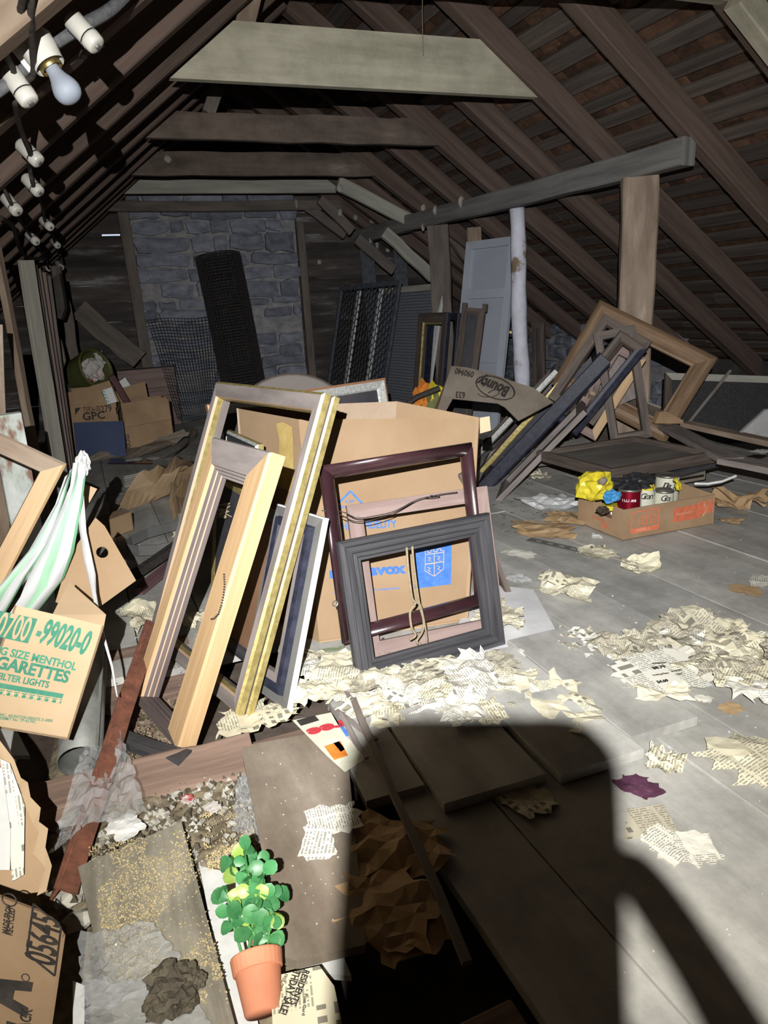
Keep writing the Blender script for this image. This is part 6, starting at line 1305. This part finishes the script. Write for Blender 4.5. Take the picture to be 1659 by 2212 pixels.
q = [F(x, y, .021) for x, y in ((632, 1557), (715, 1540), (735, 1575), (790, 1640), (745, 1668), (705, 1632))]; v, f, uv = prism(q, (0, 0, .0015)); co = tag(mk('food_wrapper', v, f, m_kraft2, uvs=uv), 'cream printed packet with red and blue lettering on the plywood', 'packet'); co.data.materials[0] = m_cream
def ctext(s, p0, p1, h, mat, b=.05):
    A, B = F(*p0, .0228), F(*p1, .0228); return text(s, A, B - A, V3((0, 0, 1)).cross(B - A), h, mat, co, width=(B - A).length, bold=b)
m_redp = M('red_print', (.55, .04, .06), (.6, .06, .08), bump=0); ctext('ree', (740, 1556), (660, 1578), .03, m_redp); ctext('y', (748, 1570), (730, 1578), .04, m_blue)
for pts, mt_ in ((((640, 1556), (680, 1545), (690, 1556), (650, 1568)), m_blackink), (((700, 1612), (735, 1600), (752, 1632), (722, 1642)), m_orange), (((716, 1600), (728, 1597), (746, 1618), (736, 1624)), m_white)):
    mk('print_patch', [F(x, y, .0229) for x, y in pts], [(0, 3, 2, 1)], mt_, co)
# other scraps
for i, (x, y, s, mt_, lab, zz) in enumerate(((1120, 1250, .14, m_paper, 'white paper beside the carton corner', .3), (1170, 1145, .42, m_kraft2, 'torn tan wrapping paper spread before the bent white sheet', .6), (1225, 1122, .36, m_kraft2, 'folded tan wrapping paper against the can carton', .8), (1185, 1088, .46, m_paper, 'bent white sheet behind the can carton corner', .8), (1595, 1088, .42, m_kraft2, 'crumpled tan paper bag beside the can carton', 1.6), (1580, 1125, .16, m_kraft2, 'tan paper scrap under the paper bag', .8), (1640, 1075, .2, m_kraft2, 'second piece of tan paper beyond the paper bag', 1.0), (1615, 1275, .16, m_kraft2, 'flat orange-tan cardboard scrap on the far boards', .15),
                                     (1385, 1700, .13, m_purple, 'purple tissue scrap beside the shadow', .4), (860, 1385, .10, m_purple, 'purple scrap behind the black frame', .4), (830, 1390, .09, m_purple, 'second purple scrap behind the black frame', .4), (900, 1500, .10, m_redpap, 'white and red label in the newspaper heap', .3), (845, 1470, .09, m_kraft2, 'tan cardboard scrap in the newspaper heap', .2), (775, 1480, .08, m_kraft2, 'torn tan scrap beside the lath splinters', .3), (1010, 1420, .1, m_paper, 'white scrap behind the newspaper heap', .3), (1000, 1610, .22, m_news, 'dark shaded newspaper in the shadow on the raised boards', .6),
                                     (1130, 1720, .2, m_news, 'newspaper fallen in the gap between the raised boards', .6), (860, 1830, .3, m_kraft2, 'crumpled tan paper in the deep shadow by the lath', 1.0), (830, 1960, .3, m_kraft2, 'lower crumpled tan paper in the deep shadow', 1.0), (880, 2000, .2, m_kraft2, 'tan paper under the long thin lath', .8), (1510, 1470, .1, m_paper, 'white flake in the open newspaper heap', .2), (1520, 1510, .07, m_news2, 'small oval scrap below the open newspaper heap', .2), (1580, 1530, .09, m_kraft2, 'small tan scrap below the open newspaper heap', .2), (1290, 1160, .09, m_paper, 'small curled white flake before the can carton', .8), (460, 1745, .06, m_redpap, 'red scrap in the dirt', .4), (405, 1728, .05, m_redpap, 'bright red scrap on the dirt beside the plank', .4))):
    o = sheet('paper_scrap', F(x, y, .004), s, mt_, 200 + i, i * 57, zs=zz, amp=.25); tag(o, lab, 'paper')
q = [F(x, y, .004) for x, y in ((1030, 1262), (1152, 1276), (1216, 1392), (1060, 1424), (1000, 1445), (960, 1420))]; v, f, uv = prism(q, (0, 0, .006)); tag(mk('fibreboard_sheet', v, f, m_fibre, uvs=uv), 'dusty white fibreboard sheet under the carton corner', 'board')
q = [F(x, y, .006) for x, y in ((640, 1500), (690, 1405), (745, 1395), (735, 1440), (665, 1510))]; v, f, uv = prism(q, (0, 0, .004)); tag(mk('woven_sheet', v, f, m_grass, uvs=uv), 'green woven plastic sheet between the frames', 'sheet')
st = thing('metal_strip', 'thin grey metal strip with slots lying before the can carton', 'strip', F(1190, 1175)); 
sA, sB = F(1142, 1165, .006), F(1255, 1190, .006); sd = V3((0, 0, 1)).cross(sB - sA).normalized()
for o_ in (-1, 1): v, f, uv = bar(sA + sd * (.017 * o_), sB + sd * (.017 * o_), .016, .004); mk('edge_strip', v, f, m_hardb, st, uvs=uv)
for q0, q1 in ((0, .14), (.26, .36), (.48, .58), (.70, .80), (.92, 1)): v, f, uv = bar(sA.lerp(sB, q0), sA.lerp(sB, q1), .0182, .004); mk('web', v, f, m_hardb, st, uvs=uv)
tag(mk('white_rope', *tube([F(1500, 1045, .17), F(1530, 1045, .17), F(1560, 1040, .18), F(1590, 1028, .2)], .006, 6)[:2], m_paper), 'short white rope end above the carton of cans', 'rope')
# raised loose boards
for (x0, x1, y0, y1, z, lab) in ((.60, .865, 1.20, 1.60, .03, 'loose raised floorboard in the shadow with a split'), (.885, 1.125, 1.165, 1.78, .034, 'loose raised floorboard with a pale sawn end'), (1.135, 1.35, 1.215, 1.82, .03, 'loose raised floorboard under the rumpled newspaper'), (.45, .595, 1.30, 1.62, .022, 'narrow loose board beside the thin lath')):
    tag(board('loose_board', ((x0 + x1) / 2, y0, z - .014), ((x0 + x1) / 2 + .02, y1, z - .014), x1 - x0, .026, m_floor, seg=4, jit=.0012), lab, 'board')
# tiny litter on the boards
def litter(n, seed, reg, z, mat, label, size):
    r = random.Random(seed); v = []; f = []
    for i in range(n):
        x, y = r.uniform(reg[0], reg[2]), r.uniform(reg[1], reg[3]); p = F(x, y, z); a = r.uniform(0, 6); s = size * r.uniform(.4, 1.5); b = len(v); m = r.choice((3, 4, 4))
        for k in range(m): v.append(p + V3((s * math.cos(a + k * 6.28 / m) * r.uniform(.5, 1), s * math.sin(a + k * 6.28 / m) * r.uniform(.5, 1), r.uniform(.001, .004))))
        f.append(tuple(b + k for k in range(m)))
    return tag(mk('paper_flakes', v, f, mat), label, 'litter', kind='stuff')
litter(110, 1, (1090, 1150, 1650, 1700), .002, m_paper, 'tiny white flakes on the open floorboards', .005)
litter(90, 2, (540, 1620, 740, 2000), .02, m_cream, 'tiny cream flakes on the plywood', .0024)
litter(260, 3, (680, 1410, 1120, 1550), .012, m_news2, 'small torn bits among the newspapers', .012)
litter(120, 4, (1060, 990, 1240, 1150), .004, m_news2, 'small torn bits under the leaning frames', .012)
litter(40, 5, (1300, 1620, 1659, 2200), .002, m_cream, 'tiny cream flakes on the near boards', .0022)
litter(160, 6, (240, 1150, 440, 1500), .004, m_paper, 'pale crumbs on the opened floor', .005)

cw = [onY(912, -20, 4.1), onY(913, 60, 4.1), onY(914, 118, 4.1)]
tag(mk('dusty_string', *tube(cw, .0022, 5)[:2], m_cord), 'dusty string hanging in front of the wide pale collar tie', 'string')
# ================================================================== THE PHOTOGRAPHER'S PHONE, HAND AND HEAD TORCH (they cast the shadow)
ph = thing('smartphone', 'dark smartphone held up by a hand', 'phone', CAMZ - cy * .14 + cz * .005)
def rr_poly(x0, x1, y0, y1, r, z):
    out = []
    for (cx_, cy_, a0) in ((x1 - r, y1 - r, 0), (x0 + r, y1 - r, 90), (x0 + r, y0 + r, 180), (x1 - r, y0 + r, 270)):
        for k in range(6): a = math.radians(a0 + k * 18); out.append(CAMZ + cx * (cx_ + r * math.cos(a)) + cy * (cy_ + r * math.sin(a)) + cz * z)
    return out
v, f, uv = prism(rr_poly(-.0695, .031, -.155, .030, .021, .005), cz * .009); mk('body', v, f, m_blackp, ph, uvs=uv)
v, f, uv = prism(rr_poly(-.0655, .027, -.151, .026, .018, .0141), cz * .0004); mk('screen', v, f, m_picd, ph, uvs=uv)
def skinmesh(name, pts, edges, rad, mat, parent=None, sub=2):
    me = bpy.data.meshes.new(name); org = WLOC[parent.name] if parent else V3(pts[0]); me.from_pydata([V3(p) - org for p in pts], edges, []); o = link(bpy.data.objects.new(name, me)); WLOC[o.name] = org
    if parent: o.parent = parent
    else: o.location = org
    md = o.modifiers.new('skin', 'SKIN'); 
    for i, r in enumerate(rad): me.skin_vertices[0].data[i].radius = (r, r)
    me.skin_vertices[0].data[0].use_root = True
    sm = o.modifiers.new('sub', 'SUBSURF'); sm.levels = sub; sm.render_levels = sub; me.materials.append(mat); return o
def cp3(x, y, z): return CAMZ + cx * x + cy * y + cz * z
pts = [cp3(.095, -.20, .03), cp3(.088, -.165, .028), cp3(.075, -.135, .028)]
edges = [(0, 1), (1, 2)]; rad = [.028, .032, .026]
for k, (yy, ln_) in enumerate(((-.094, .066), (-.114, .07), (-.134, .066), (-.152, .055))):           # four fingers wrap round the phone back
    b = len(pts); pts += [cp3(.050, yy - .005, .012), cp3(.034, yy, -.006), cp3(.020 - ln_ * .45, yy + .006, -.008)]; edges += [(2 if k < 2 else 1, b), (b, b + 1), (b + 1, b + 2)]; rad += [.010, .009, .0075]
b = len(pts); pts += [cp3(.080, -.100, .014), cp3(.060, -.062, .010), cp3(.041, -.032, .008), cp3(.029, -.019, .008)]; edges += [(1, b), (b, b + 1), (b + 1, b + 2), (b + 2, b + 3)]; rad += [.013, .0105, .010, .008]
hd = skinmesh('person', pts, edges, rad, m_skin); tag(hd, 'hand and dark sleeved forearm holding up a phone', 'person')
slv = skinmesh('sleeve', [cp3(.094, -.195, .03), cp3(.11, -.25, .045), cp3(.14, -.34, .08), cp3(.17, -.44, .14)], [(0, 1), (1, 2), (2, 3)], [.033, .038, .045, .05], m_sleeve, hd)
bpy.context.view_layer.update()
